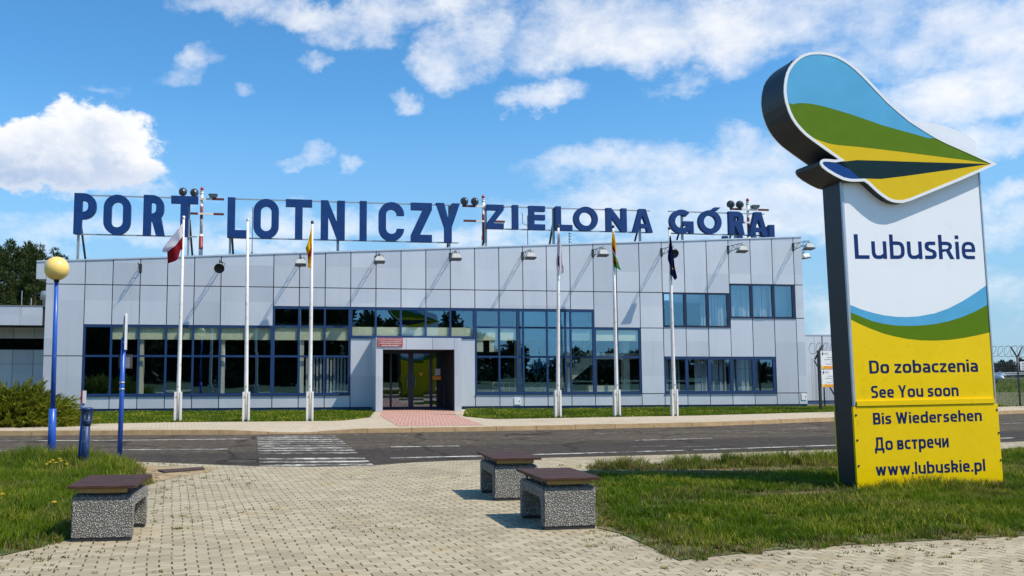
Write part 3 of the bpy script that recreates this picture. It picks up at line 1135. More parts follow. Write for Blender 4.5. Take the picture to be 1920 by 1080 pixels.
ct.box(FP(1098, 720, -.7)[0], FP(1146, 720, -.7)[0], .35, .68, 0.11, 1.02)
part(ct, "counter", MT['cream2'])
nb = MB()
nb.box(15.06, 15.36, 0.14, 0.16, 2.40, 2.85)
part(nb, "notice_board", MT['cream2'])
nb = MB()
nb.box(15.62, 16.0, 0.14, 0.16, 2.40, 2.85)
part(nb, "notice_board", MT['cream2'])


# windows: one part per bank, its glass a sub-part
def window(cols, rows, frame_m, skip=(), edge=0.09, mull=0.075, thick_at=(), name="window"):
    """cols: mullion positions; rows: list of (z0, z1, [transoms], s0, s1)"""
    fb, gb = MB(), MB()
    for (z0, z1, trans, s0, s1) in rows:
        cs = [c for c in cols if s0 - 1e-3 <= c <= s1 + 1e-3]
        fb.box(s0, s1, 0.012, 0.09, z0, z0 + edge)
        fb.box(s0, s1, 0.012, 0.09, z1 - edge, z1)
        for t in trans:
            for a, c in zip(cs, cs[1:]):
                fb.box(a + mull / 2 + .001, c - mull / 2 - .001, 0.026, 0.088, t - mull / 2, t + mull / 2)
        for c in cs:
            w = 0.13 if c in thick_at else mull
            lo, hi = (c, c + w) if abs(c - s0) < 1e-3 else ((c - w, c) if abs(c - s1) < 1e-3 else (c - w / 2, c + w / 2))
            fb.box(lo, hi, 0.018, 0.092, z0 + edge + .0005, z1 - edge - .0005)
        for a, c in zip(cs, cs[1:]):
            zs = [z0 + edge] + list(trans) + [z1 - edge]
            for q0, q1 in zip(zs, zs[1:]):
                gb.box(a + .03, c - .03, 0.050, 0.056, q0 + .01, q1 - .01)
    f = part(fb, name, frame_m)
    part(gb, "pane", MT['glass'], f)
    return f


F_, DF = MT['frame'], MT['darkframe']
window(list(range(0, 11)), [(.70, 3.37, [2.2], 0, 7), (.70, 4.13, [2.2, 3.36], 7, 10)], F_)
window(list(range(10, 16)), [(2.93, 4.13, [], 10, 15)], F_)
window(list(range(15, 21)) + [16.75, 18.78], [(.70, 4.13, [2.2, 3.38], 15, 20)], F_)
window([20, 21, 22], [(.70, 3.40, [2.2], 20, 22)], F_)
window([23, 24, 25, 26], [(3.46, HS, [], 23, 26)], DF, thick_at=(24, 25, 26), edge=.05)
window([26, 27, 28, 29], [(3.86, 5.29, [], 26, 29)], DF, thick_at=(27, 28, 29), edge=.05)
window([23, 24, 25, 26, 27, 28], [(.70, 2.21, [], 23, 28)], F_, edge=.10, thick_at=(24, 25, 26, 27, 28))
sl = MB()
for (a, c) in ((0, 10), (15, 22), (23, 28)):
    sl.box(a - .01, c + .01, -0.045, 0.033, 0.683, 0.706)
for (a, c, z) in ((10, 15, 2.93), (23, 26, 3.46), (26, 29, 3.86)):
    sl.box(a + .01, c - .01, -0.035, 0.033, z - .022, z + .004)
part(sl, "window_sill", MT['darkframe'])

# entrance portal standing out of the wall, with the glazed doors set back in it
PD = 1.4
pl, pz = FP(705, 633, PD)
prr, _ = FP(865, 634, PD)
ol, oz = FP(718, 655, PD)
orr, _ = FP(852, 655, PD)
zt = pz
ptm = MB()
zb0 = 0.13
ptm.box(pl, ol - .004, -PD, 0.20, zb0, zt)                   # left leg and side wall
ptm.box(orr + .004, prr, -PD, 0.20, zb0, zt)                 # right leg
sx = [ol, ol + (orr - ol) * 0.325, ol + (orr - ol) * .69, orr]
for a, c in zip(sx, sx[1:]):
    ptm.box(a + .006, c - .006, -PD, -PD + .10, oz, zt)
ptm.box(ol - .003, orr + .003, -PD + .101, 0.20, oz + .06, zt - .004)
portal = part(ptm, "entrance_portal", MT['panel'])
so = MB()
so.box(ol, orr, -PD + .102, 0.62, oz - .012, oz + .055)
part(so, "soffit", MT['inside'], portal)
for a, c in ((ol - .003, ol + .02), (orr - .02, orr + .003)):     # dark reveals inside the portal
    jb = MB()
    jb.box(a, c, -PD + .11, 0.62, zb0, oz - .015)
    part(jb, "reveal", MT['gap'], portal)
DY = 0.50
dl = lambda x: FP(x, 700, -DY)[0]
dzt = FP(775, 663, -DY)[1]
db, dg_ = MB(), MB()
xs = [ol - .3, dl(731), dl(734.7), dl(766), dl(775), dl(806), dl(811), dl(832), orr + .05]
for a, c in ((xs[1], xs[2]), (xs[3], xs[4]), (xs[5], xs[6]), (xs[7], xs[8])):
    db.box(a, c, DY, DY + .10, .13, dzt)
db.box(ol - .3, orr + .05, DY - .004, DY + .104, dzt, oz + .04)
for a, c in ((xs[0], xs[1]), (xs[2], xs[3]), (xs[4], xs[5]), (xs[6], xs[7])):
    db.box(a, c, DY + .003, DY + .097, .13, .21)
    dg_.box(a, c, DY + .04, DY + .05, .211, dzt)
door = part(db, "entrance_door", MT['darkframe'])
part(dg_, "pane", MT['doorglass'], door)
for s in (xs[3] - .07, xs[4] + .07):
    hb = MB()
    hb.tube([(s, DY - .05, 0.95), (s, DY - .05, 1.45)], .014, 8)
    hb.tube([(s, DY - .05, 1.0), (s, DY + .02, 1.0)], .010, 6)
    hb.tube([(s, DY - .05, 1.4), (s, DY + .02, 1.4)], .010, 6)
    part(hb, "handle", MT['steel'], door)
ns = MB()
a, c = dl(811), dl(827)
ns.box(a, c, DY + .03, DY + .037, 1.28, 1.42)
tag(part(ns, "door_sticker", MT['orange'], door), "orange sticker on the glass")
ns = MB()
ns.box(dl(816), dl(826), DY + .03, DY + .037, 1.45, 1.72)
tag(part(ns, "door_notice", MT['blind'], door), "pale paper notice on the glass")
ns = MB()
ns.poly([[(dl(786.5), 1.55), (dl(793), 1.55), (dl(789.7), 1.40)]], DY + .03, DY + .037)
tag(part(ns, "door_arrow", MT['orange'], door), "orange arrow pointing down on the glass")
# service hatches on the sill panels
for px, py, w in ((970, 752, 11), (1507, 743.5, 10)):
    s, z = FP(px, py)
    sw = w / 42 / 2 * 1.0
    hbx = MB()
    hbx.box(s - sw, s + sw, -0.03, -0.006, z - .14, z + .14, bevel=.006)
    hbx.box(s + sw - .07, s + sw - .045, -0.045, -0.0301, z - .02, z + .02, mi=1)
    part(hbx, "meter_hatch", [MT['white'], MT['dark']])

# red plate over the entrance
sgl, sgz1 = FP(708, 633, PD + .03)
sgr, sgz0 = FP(755.5, 650.5, PD + .03)
RS = empty("border_post_plate", FW(0, 0, 0), ANG, "red enamel plate with four white lines of writing over the entrance", "sign")
q = MB()
q.box(sgl, sgr, -PD - .035, -PD - .004, sgz0, sgz1, bevel=.008)
q.build("plate", MT['redsign'], RS)
q = MB()
m_ = .025
for bx in ((sgl + m_, sgr - m_, sgz0 + m_, sgz0 + m_ + .008), (sgl + m_, sgr - m_, sgz1 - m_ - .008, sgz1 - m_)):
    q.box(bx[0], bx[1], -PD - .038, -PD - .0355, bx[2], bx[3])
for bx in (sgl + m_, sgr - m_ - .008):
    q.box(bx, bx + .008, -PD - .038, -PD - .0355, sgz0 + m_ + .009, sgz1 - m_ - .009)
q.build("plate_border", MT['white'], RS)
hh = (sgz1 - sgz0)
for k, (tx, wf) in enumerate((("PLAC\u00d3WKA STRA\u017bY GRANICZNEJ", .88), ("w ZIELONEJ G\u00d3RZE BABIMOST", .86), ("LOTNICZE PRZEJ\u015aCIE GRANICZNE", .88), ("ZIELONA G\u00d3RA BABIMOST", .70))):
    W_ = (sgr - sgl)
    text_part("plate_text", tx, (sgl + W_ * (1 - wf) / 2, sgz1 - hh * (.29 + .20 * k)), -PD - .036, MT['white'], RS, width=W_ * wf, height=hh * .115, bold=.02)


# ------------------------------------------------------------------ roof lettering
def L_P(w, t):
    m, r = .36, .30 if w > .45 else .26
    r = min(r, w - t - .02)
    o = [(0, 0), (t, 0), (t, m)] + arc(w - r, m + r, r, -90, 0) + arc(w - r, 1 - r, r, 0, 90) + [(0, 1)]
    ri = max(.03, r - t)
    h = [(t, m + t)] + arc(w - t - ri, m + t + ri, ri, -90, 0, 6) + arc(w - t - ri, 1 - t - ri, ri, 0, 90, 6) + [(t, 1 - t)]
    return [o, h]


def L_R(w, t):
    m, r = .36, min(.28, w - t - .02)
    lx = .42 * w
    a0 = -40
    o = [(0, 0), (t, 0), (t, m), (lx, m), (w - t * .95, 0), (w + .03, 0)] + arc(w - r, m + r, r, a0, 0) + arc(w - r, 1 - r, r, 0, 90) + [(0, 1)]
    ri = max(.03, r - t)
    h = [(t, m + t)] + arc(w - t - ri, m + t + ri, ri, -90, 0, 6) + arc(w - t - ri, 1 - t - ri, ri, 0, 90, 6) + [(t, 1 - t)]
    return [o, h]


def L_O(w, t):
    r = w / 2
    if w > .85:
        return [arc(r, .5, r, 0, 350, 36, .52), arc(r, .5, r - t, 0, 350, 30, .52 - t)]
    o = arc(r, r, r, 180, 360, 14) + arc(r, 1 - r, r, 0, 180, 14)
    q = r - t
    h = arc(r, r, q, 180, 360, 12) + arc(r, 1 - r, q, 0, 180, 12)
    return [o, h]


def L_T(w, t):
    c = w / 2
    return [[(c - t / 2, 0), (c + t / 2, 0), (c + t / 2, 1 - t), (w, 1 - t), (w, 1), (0, 1), (0, 1 - t), (c - t / 2, 1 - t)]]


def L_L(w, t):
    return [[(0, 0), (w, 0), (w, t), (t, t), (t, 1), (0, 1)]]


def L_N(w, t):
    return [[(0, 0), (t, 0), (t, .60), (w - t * 1.0, 0), (w, 0), (w, 1), (w - t, 1), (w - t, .42), (t * .95, 1), (0, 1)]]


def L_I(w, t):
    return [[(0, 0), (t, 0), (t, 1), (0, 1)]]


def L_C(w, t):
    R_ = w / 2
    q = R_ - t
    g1, g2 = .66, .32
    o = [(w, g1)] + arc(R_, 1 - R_, R_, 0, 180, 14) + arc(R_, R_, R_, 180, 360, 14) + [(w, g2), (w - t, g2)] + arc(R_, R_, q, 360, 180, 12) + arc(R_, 1 - R_, q, 180, 0, 12) + [(w - t, g1)]
    return [o]


def L_Z(w, t):
    return [[(0, 0), (w, 0), (w, t), (t * 1.25, t), (w, 1 - t * .95), (w, 1), (0, 1), (0, 1 - t), (w - t * 1.28, 1 - t), (0, t * .95)]]


def L_Y(w, t):
    c = w / 2
    return [[(c - t / 2, 0), (c + t / 2, 0), (c + t / 2, .38), (w, 1), (w - t * 1.1, 1), (c, .60), (t * 1.1, 1), (0, 1), (c - t / 2, .38)]]


def L_E(w, t):
    return [[(0, 0), (w, 0), (w, t), (t, t), (t, .41), (w, .41), (w, .41 + t * .95), (t, .41 + t * .95), (t, 1 - t), (w, 1 - t), (w, 1), (0, 1)]]


def L_A(w, t):
    return [[(0, 0), (t * 1.05, 0), (t * 1.05 + .055 * w, .19), (w - t * 1.05 - .055 * w, .19), (w - t * 1.05, 0), (w, 0), (w * .5 + t * .62, 1), (w * .5 - t * .62, 1)],
            [(w * .5 - .15 * w, .36), (w * .5 + .15 * w, .36), (w * .5, .72)]]


def L_G(w, t):
    r = w / 2
    ry = .52
    o = arc(r, .5, r, 48, 318, 30, ry) + [(w * .80, 0.0), (w, 0.0), (w, .52), (w * .56, .52), (w * .56, .52 - t * .85), (w - t * 1.1, .52 - t * .85)] + \
        arc(r, .5, r - t, 312, 50, 24, ry - t)
    return [o]


def L_OA(w, t):
    return L_O(w, t) + []


GLYPH = dict(P=L_P, O=L_O, R=L_R, T=L_T, L=L_L, N=L_N, I=L_I, C=L_C, Z=L_Z, Y=L_Y, E=L_E, A=L_A, G=L_G)
LY = 1.25        # the lettering stands behind the parapet


def lettering(word, items, label, stroke, posts, rails=True, thick=0.20):
    """items: (glyph, x0, x1, y_top, y_bottom) measured in the photograph"""
    root = empty("roof_lettering", FO, ANG, label, "roof sign", "navy roof lettering of the terminal")
    lo, hi = 1e9, -1e9
    zt_, zb_ = [], []
    for (gch, xa, xb, ya, yb) in items:
        s0, z1 = FP(xa, ya, -LY)
        s1, _ = FP(xb, ya, -LY)
        _, z0 = FP((xa + xb) / 2, yb, -LY)
        H = z1 - z0
        w = (s1 - s0) / H
        b = MB()
        fn = GLYPH[gch if gch != '\u00d3' else 'O']
        if gch == '\u00d3':
            loops = L_O(w, stroke)
        elif gch == 'I':
            loops = [[(0, 0), (w, 0), (w, 1), (0, 1)]]
        else:
            loops = fn(w, stroke)
        b.poly([[(s0 + p[0] * H, z0 + p[1] * H) for p in lp] for lp in loops], LY, LY + thick)
        if gch == '\u00d3':
            acc = [(w * .58, 1.035), (w * .72, 1.15), (w * .98, 1.15), (w * .80, .99)]
            b.poly([[(s0 + p[0] * H, z0 + p[1] * H) for p in acc]], LY + .01, LY + thick - .01)
        b.build("letter", MT['letter'], root)
        lo, hi = min(lo, s0), max(hi, s1)
        zt_.append(z1); zb_.append(z0)
    z1, z0 = max(zt_), sum(zb_) / len(zb_)
    rb = MB()
    for zz in (z1 - .05, z0 + .02):
        rb.box(lo + .03, hi - .03, LY + thick + .003, LY + thick + .053, zz - .025, zz + .025)
    rb.build("rail", MT['steel'], root)
    for s in posts:
        pb_ = MB()
        rz_ = par_z(s) - .42
        pb_.box(s - .045, s + .045, LY + thick + .055, LY + thick + .145, rz_, z1 - .02)
        pb_.build("post", MT['steel'], root)
        pb_ = MB()
        pb_.tube([(s + .02, LY + thick + .15, z0 + (z1 - z0) * .45), (s + .12, LY + thick + 1.5, rz_ + .03)], .045, 6)
        pb_.build("brace", MT['dark'], root)
    return root


def sx_at(px, py=440):
    return FP(px, py, -LY)[0]


lettering("PORT", [('P', 139.5, 181, 361.5, 438.5), ('O', 195, 246, 364, 440), ('R', 269.5, 308, 365, 441.5), ('T', 321, 371.5, 366.5, 443.5)],
          "tall navy roof letters reading PORT on a steel frame", .185, [sx_at(144), sx_at(352)])
lettering("LOTNICZY", [('L', 427, 463, 369.5, 445), ('O', 475.5, 523.5, 372, 447), ('T', 536, 585.5, 373, 448.5), ('N', 602, 647, 375, 450), ('I', 675, 688, 376.5, 451),
                       ('C', 710.5, 758, 378, 452), ('Z', 771, 810, 379.5, 453.5), ('Y', 818, 862.5, 380, 454.5)],
          "tall navy roof letters reading LOTNICZY on a steel frame", .185, [sx_at(431), sx_at(634), sx_at(845)])
lettering("ZIELONA", [('Z', 913, 944.5, 383, 428.5), ('I', 961, 972, 384, 429.5), ('E', 992, 1022, 385.5, 430.5), ('L', 1042, 1073, 386.5, 431.5), ('O', 1076, 1121, 387.5, 432.5),
                      ('N', 1137, 1175, 389.5, 434), ('A', 1186, 1223.5, 391, 435.5)],
          "smaller navy roof letters reading ZIELONA on a steel frame", .23, [sx_at(914), sx_at(1042), sx_at(1205)])
lettering("GORA", [('G', 1256, 1300, 393, 437), ('\u00d3', 1310, 1352.5, 394, 437.5), ('R', 1367, 1394, 396, 439.5), ('A', 1404, 1439, 397, 443)],
          "smaller navy roof letters reading G\u00d3RA on a steel frame", .23, [sx_at(1285), sx_at(1385)])
# lettering of the end elevation, seen from behind along the roof edge
SL = empty("side_lettering", FO, ANG, "navy roof letters of the end wall seen edge-on behind the last letters", "roof sign", "navy roof lettering of the terminal")
s_e = 29.12
for k, gch in enumerate("NAIL"):
    y0 = 1.56 + k * 1.15
    b = MB()
    zz = par_z(28) - .1
    Mx = Matrix(((0, 1, 0, 0), (1, 0, 0, 0), (0, 0, 1, 0), (0, 0, 0, 1)))
    b.poly([[(y0 + p[0] * .95, zz + p[1] * .95) for p in lp] for lp in GLYPH[gch](.75, .2)], s_e - .25 - k * .12, s_e - k * .12, M=Mx)
    b.build("letter", MT['letter'], SL)
b = MB()
b.box(s_e - .36, s_e - .31, 1.95, 6.6, par_z(28) - .42, par_z(28) - .3)
for y in (2.1, 4.2, 6.4):
    b.box(s_e - .42, s_e - .37, y, y + .08, par_z(28) - .42, par_z(28) + .7)
b.build("rail", MT['steel'], SL)


# ------------------------------------------------------------------ red and white masts on the roof
def mast(px, ytop, ybot, y_arm1, xa1, y_arm2, xa2, spheres, boxx, d, label):
    s, zt0 = FP(px, ytop, -d)
    zb1 = par_z(s) - .42
    root = empty("roof_mast", FW(s, -d, zb1), ANG, label, "mast", "red and white masts on the terminal roof")
    H = zt0 - zb1
    z_of = lambda y: FP(px, y, -d)[1] - zb1
    x_of = lambda x: FP(x, ytop, -d)[0] - s
    red, wh = (0.27, 0.035, 0.022), (0.72, 0.68, 0.62)
    m = banded_mat("banded mast paint", [(-9, wh), (z_of(ybot - 12), red), (z_of(ybot - 37), wh), (z_of(ytop + 60), red), (z_of(ytop + 36), wh)])
    b = MB()
    b.tube([(0, 0, 0), (0, 0, z_of(ytop + 40) * .6)], .085, 12)
    b.tube([(0, 0, z_of(ytop + 40) * .6 + .001), (0, 0, H - .30)], .062, 12)
    b.build("mast_tube", m, root)
    b = MB()
    b.lathe([(.062, H - .298), (.085, H - .27), (.085, H - .235), (.06, H - .23), (.06, H - .20), (.075, H - .195), (.075, H - .16), (.058, H - .155)], 14)
    b.build("lamp_collar", MT['polewhite'], root)
    b = MB()
    b.lathe([(.062, H - .154), (.066, H - .08), (.055, H - .02), (.03, H), (0, H + .005)], 14)
    b.build("obstruction_light", MT['redsign'], root)
    for ya, xa in ((y_arm1, xa1), (y_arm2, xa2)):
        b = MB()
        z = z_of(ya)
        a, c = x_of(xa[0]), x_of(xa[1])
        q = a + (c - a) * .30
        r = a + (c - a) * .72
        b.box(a, q, -.125, -.075, z - .045, z + .045, mi=1)
        b.box(q + .001, r, -.123, -.077, z - .042, z + .042, mi=0)
        b.box(r + .001, c, -.125, -.075, z - .045, z + .045, mi=1)
        b.build("crossarm", [MT['polewhite'], mat("oxide red paint", (0.11, 0.02, 0.016), 0.6)], root)
    z1 = z_of(y_arm1) + .05
    for (xs_, ys_) in spheres:
        b = MB()
        zc = z_of(ys_)
        xc = x_of(xs_)
        T = Matrix.Translation((xc, -.10, zc)) @ Matrix.Rotation(R(-68), 4, 'X') @ Matrix.Rotation(R(20), 4, 'Z')
        b.lathe([(0.0, -.17), (.06, -.165), (.115, -.13), (.155, -.07), (.17, 0.0), (.168, .05), (.172, .06), (.172, .085), (.15, .09), (.0, .095)], 20, M=T)
        b.build("floodlight", MT['lampgrey'], root)
        b = MB()
        b.tube([(xc, -.10, z1 - .02), (xc, -.10, zc - .10)], .022, 8)
        b.tube([(xc, -.10, zc - .10), (xc, -.27, zc - .04), (xc, -.28, zc + .12)], .022, 8)
        b.build("floodlight_bracket", MT['dark'], root)
    if boxx:
        xc = x_of(boxx)
        b = MB()
        b.poly([[(xc - .19, z1 + .13), (xc - .12, z1 + .005), (xc + .13, z1 + .005), (xc + .20, z1 + .13), (xc + .15, z1 + .16), (xc - .15, z1 + .16)]], -.20, .02)
        b.build("flat_floodlight", MT['lampgrey'], root)
    return root


mast(379, 351, 480, 373.5, (342, 421), 401.5, (352, 421), [(343.5, 362), (365, 363)], 400, 2.4, "red and white roof mast with floodlights between the words PORT and LOTNICZY")
mast(906, 366, 462, 388, (866, 945), 415.5, (868, 945), [(870, 379.5), (889.5, 379.5)], None, 2.4, "red and white roof mast with round floodlights between LOTNICZY and ZIELONA")
mast(1401.5, 372, 450, 393.5, (1366, 1438), 418, (1378, 1425), [(1368, 385), (1385, 385)], 1413, 2.6, "red and white roof mast behind the last letters R and A")
# thin aerials and the stay wires
for (px, ytop, lab, arm) in ((474, 388, "thin whip aerial on the roof behind the letters L and O", False), (989, 404, "thin roof aerial with a bent tip beside the letter E", True), (1067, 436, "short comb shaped roof aerial beyond the white flag", None)):
    s, z = FP(px, ytop, -3.2)
    zb1 = par_z(s) - .42
    b = MB()
    b.tube([(0, 0, 0), (0, 0, z - zb1)], .016, 6)
    if arm is False:
        b.tube([(0, 0, .75), (0, 0, .95)], .035, 8)
    elif arm:
        b.tube([(0, 0, z - zb1 - .45), (-.22, 0, z - zb1 - .38), (-.24, 0, z - zb1 + .1)], .014, 6)
    else:
        for k in range(4):
            b.tube([(-.02, 0, z - zb1 - .04 - k * .13), (.10, 0, z - zb1 - .04 - k * .13)], .016, 6)
    o = b.build("roof_aerial", MT['dark'])
    o.location = FW(s, -3.2, zb1)
    o.rotation_euler = (0, 0, ANG)
    tag(o, lab, "aerial")


# ------------------------------------------------------------------ facade lamps on lattice arms
def lamp_arm(parent, L=0.85, head=True):
    b = MB()
    for z in (0.13, -0.13):
        b.tube([(0, 0, z), (0, -L, z * .55 + .05)], .013, 6)
    for k in range(5):
        y0, y1 = -L * k / 5, -L * (k + 1) / 5
        za = .13 - (.13 - .1215) * 0 if k % 2 == 0 else -.13
        f0, f1 = k / 5, (k + 1) / 5
        zz = lambda f, sg: sg * .13 * (1 - f * .45) + .05 * f
        b.tube([(0, y0, zz(f0, 1 if k % 2 == 0 else -1)), (0, y1, zz(f1, -1 if k % 2 == 0 else 1))], .009, 5)
    b.box(-.05, .05, -.012, -.002, -.17, .17)
    b.tube([(0, -L, .05), (0, -L - .16, .14)], .010, 5)
    b.build("lattice_arm", MT['dark'], parent)


def lamp_dome(parent, L):
    b = MB()
    T = Matrix.Translation((0, -L - .06, -.12)) @ Matrix.Rotation(R(-9), 4, 'X')
    # box-like dome, longer across
    pr = [(-.20, -.10), (.20, -.10), (.185, -.02), (.11, .09), (-.11, .09), (-.185, -.02)]
    vs0 = [T @ Vector((p[0], -.16, p[1])) for p in pr]
    vs1 = [T @ Vector((p[0] * .95, .13, p[1])) for p in pr]
    A = [b.bm.verts.new(v) for v in vs0]
    B = [b.bm.verts.new(v) for v in vs1]
    b.bm.faces.new(A); b.bm.faces.new(B[::-1])
    for i in range(6):
        j = (i + 1) % 6
        b.bm.faces.new((A[i], A[j], B[j], B[i]))
    bmesh.ops.bevel(b.bm, geom=list(b.bm.edges), offset=.018, segments=2, affect='EDGES')
    b.build("lamp_head", MT['lampwhite'], parent)
    b = MB()
    b.box(-.21, .21, -.175, .14, -.135, -.104, M=T)
    b.build("lamp_rim", MT['dark'], parent)
    b = MB()
    b.tube([(0, -L - .05, -.04), (.03, -L - .05, .03), (0, -L - .02, .09)], .016, 6)
    b.tube([(.12, -L - .02, -.04), (.17, -L - .02, .02), (.12, -L + .02, .08), (.02, -L + .02, .06)], .010, 6)
    b.build("lamp_bracket", MT['dark'], parent)


def lamp_round(parent, L):
    T = Matrix.Translation((.0, -L - .05, -.16)) @ Matrix.Rotation(R(118), 4, 'X')
    b = MB()
    b.lathe([(0, -.20), (.09, -.19), (.12, -.12), (.125, -.02), (.155, .03), (.185, .10), (.185, .12), (.17, .12)], 20, M=T)
    b.build("lamp_head", MT['lampwhite'], parent)
    b = MB()
    b.lathe([(0, .128), (.168, .128), (.17, .142), (.192, .142), (.192, .110), (.187, .108)], 20, M=T)
    b.build("lamp_rim", MT['black'], parent)
    b = MB()
    b.tube([(0, -L, .06), (0, -L - .03, -.05)], .018, 6)
    b.tube([(.17, -L - .05, -.12), (.20, -L - .02, -.02), (.06, -L, .05)], .010, 6)
    b.build("lamp_bracket", MT['dark'], parent)


lamp_specs = [(2, 503, None, "bare lattice lamp bracket without a lamp high on the terminal wall"),
              (5, 499, 'round', "round black rimmed floodlight on the wall between the Polish flag and the bare flagpole"),
              (8, 492, 'dome', "dome floodlight on a bracket close beside the yellow and red flag"),
              (11, 487, 'dome', "dome floodlight on the wall over the left end of the entrance"),
              (14, 482, 'dome', "dome floodlight on the wall just under the letter Y"),
              (17, 480, 'dome', "dome floodlight on the wall between the entrance and the white flag"),
              (20, 475, 'dome', "dome floodlight on the wall between the white flag and the green and yellow flag"),
              (23, 473, 'round', "round black rimmed floodlight half hidden by the navy flag"),
              (26, 468, 'dome', "dome floodlight on the wall under the letter R of the last word"),
              (29, 463, 'dome', "dome floodlight on the last panel joint of the terminal wall")]
px_of = {2: 264.5, 5: 413.5, 8: 560.5, 11: 703.5, 14: 844.5, 17: 981.5, 20: 1113, 23: 1242, 26: 1365, 29: 1484}
for (i, y, kind, lab) in lamp_specs:
    s, z = FP(px_of[i], y)
    root = empty("wall_floodlight", FW(i, 0.004, z), ANG, lab, "floodlight", "floodlights on brackets along the terminal wall")
    L = 1.02 if kind else 0.55
    lamp_arm(root, L)
    if kind == 'dome':
        lamp_dome(root, L)
    elif kind == 'round':
        lamp_round(root, L)
    if i in (17, 20, 26, 29, 14):
        for ch in root.children:
            pass
root = empty("wall_floodlight", FW(29.41, -0.9, FP(1500, 467)[1] - .05), ANG + R(90), "dome floodlight on the end wall of the terminal, outermost of the row", "floodlight", "floodlights on brackets along the terminal wall")
lamp_arm(root, .62)
lamp_dome(root, .62)

# ------------------------------------------------------------------ lower wings
LW = empty("side_wing", AT(83, 574, 42.5), ANG, "low grey wing with a shaded wall left of the terminal behind the juniper", "building")
LW.location.z = 0
def lw(px, py, Y=42.5):
    P = AT(px, py, Y)
    return P.z
zf1, zf0 = lw(40, 574), lw(40, 610)
b = MB()
for k in range(9):
    b.box(-0.06 - (k + 1) * .98, -0.07 - k * .98, 0, .03, zf0, zf1)
b.box(-9.2, 6, .032, 9, zf0 + .01, zf1 - .02, mi=1)
b.build("fascia", [MT['panel'], MT['gap']], LW)
b = MB()
b.box(-9.2, 6, -.02, 9.02, zf1 - .018, zf1 + .03)
b.build("roof", MT['roof'], LW)
zw1, zw0 = lw(40, 635, 45), lw(40, 656, 45)
b = MB()
for k in range(10):
    x1, x0 = .9 - k * .98, .91 - (k + 1) * .98
    b.box(x0, x1 - .012, 2.5, 2.53, 0.2, 1.95)
    b.box(x0, x1 - .012, 2.5, 2.53, 1.965, zw0 - .002)
    b.box(x0, x1 - .012, 2.5, 2.53, zw1 + .002, zf0 - .002)
b.box(-9.2, 6, 2.535, 2.7, 0.0, zf0, mi=1)
b.build("wall", [MT['panel'], MT['gap']], LW)
b = MB()
b.box(-9.2, 3, 2.50, 2.53, zw0, zw1)
b.build("window_band", MT['doorglass'], LW)
b = MB()
b.lathe([(.17, zf1), (.17, zf1 + .42), (.27, zf1 + .43), (.27, zf1 + .80), (.20, zf1 + .86), (0, zf1 + .87)], 16, M=Matrix.Translation((-.32, 1.6, 0)))
b.build("roof_vent", MT['steel'], LW)
b = MB()
b.tube([(-1.0, 1.5, zf1), (-1.0, 1.5, zf1 + .5)], .03, 6)
b.tube([(-1.45, 1.5, zf1), (-1.45, 1.5, zf1 + .85)], .025, 6)
b.build("roof_pipe", MT['steel'], LW)

RW = empty("end_wing", FW(29.45, -2.5, 0), ANG, "low grey wing set back behind the fence at the far end of the terminal", "building")
zr = AT(1530, 630, 41.0).z
b = MB()
for k in range(7):
    b.box(0.0 + k * 1.0, .985 + k * 1.0, 0, .03, .28, zr)
b.box(0, 6.9, .032, 10, .25, zr - .02, mi=1)
b.build("wall", [MT['panel'], MT['gap']], RW)
b = MB()
b.box(0, 6.9, .02, 9.9, 0, .249)
b.build("plinth", MT['plinth'], RW)
b = MB()
b.box(-.02, 6.95, -.02, 10.05, zr + .002, zr + .05)
b.build("coping", MT['coping'], RW)

# ------------------------------------------------------------------ welcome sign (tall stele with a feather shaped emblem)
SB = G(1610, 922)
SANG = R(7.9)
STILT = R(0.85)
SN = Vector((math.sin(SANG), -math.cos(SANG), 0))
SXV = Vector((math.cos(SANG), math.sin(SANG), 0))
EYEV = Vector((0, 0, EYE))


def SP(x, y, d=0.0):
    """pixel -> (u, w) on the sign's front plane moved d metres forward, the lean of the sign taken out"""
    r = ray(x, y)
    t = ((SB + SN * d - EYEV).dot(SN)) / r.dot(SN)
    P = EYEV + r * t - SB
    a, h = P.dot(SXV), P.z
    return (a * math.cos(STILT) + h * math.sin(STILT), -a * math.sin(STILT) + h * math.cos(STILT))


STELE = empty("welcome_sign", SB, 0, "tall white and yellow sign topped by a colourful feather emblem, standing in the grass", "sign")
STELE.rotation_euler = (Matrix.Rotation(SANG, 4, 'Z') @ Matrix.Rotation(-STILT, 4, 'Y')).to_euler()
SD = 0.45
uL, wseam = SP(1603.5, 761)
uR = SP(1868, 752)[0]
uL = 0.0
wt_l, wt_r = SP(1582, 338)[1], SP(1838, 266)[1]
cur = [SP(*p) for p in ((1838, 266), (1815, 254), (1790, 243), (1760, 233), (1735, 228.5), (1720, 227), (1690, 226), (1650, 229), (1610, 238), (1585, 250))]
u_in0, u_in1 = .036, uR - .022
body = [(0.0, 0.0), (uR, 0.0), (uR, cur[0][1] - .01)] + [(min(uR - .001, max(0.001, p[0])), p[1] - .012) for p in cur[1:]]
body[-1] = (0.0, cur[-1][1] - .05)
b = MB()
b.poly([body], 0.03, SD)
b.build("sign_body", MT['signdark'], STELE)
for a, c in ((0.0, .034), (uR - .020, uR)):
    b = MB()
    b.box(a, c, -.004, .029, wseam - .005, SP(1838, 318)[1] if a > 1 else SP(1582, 300)[1])
    b.build("edge_profile", MT['alu'], STELE)
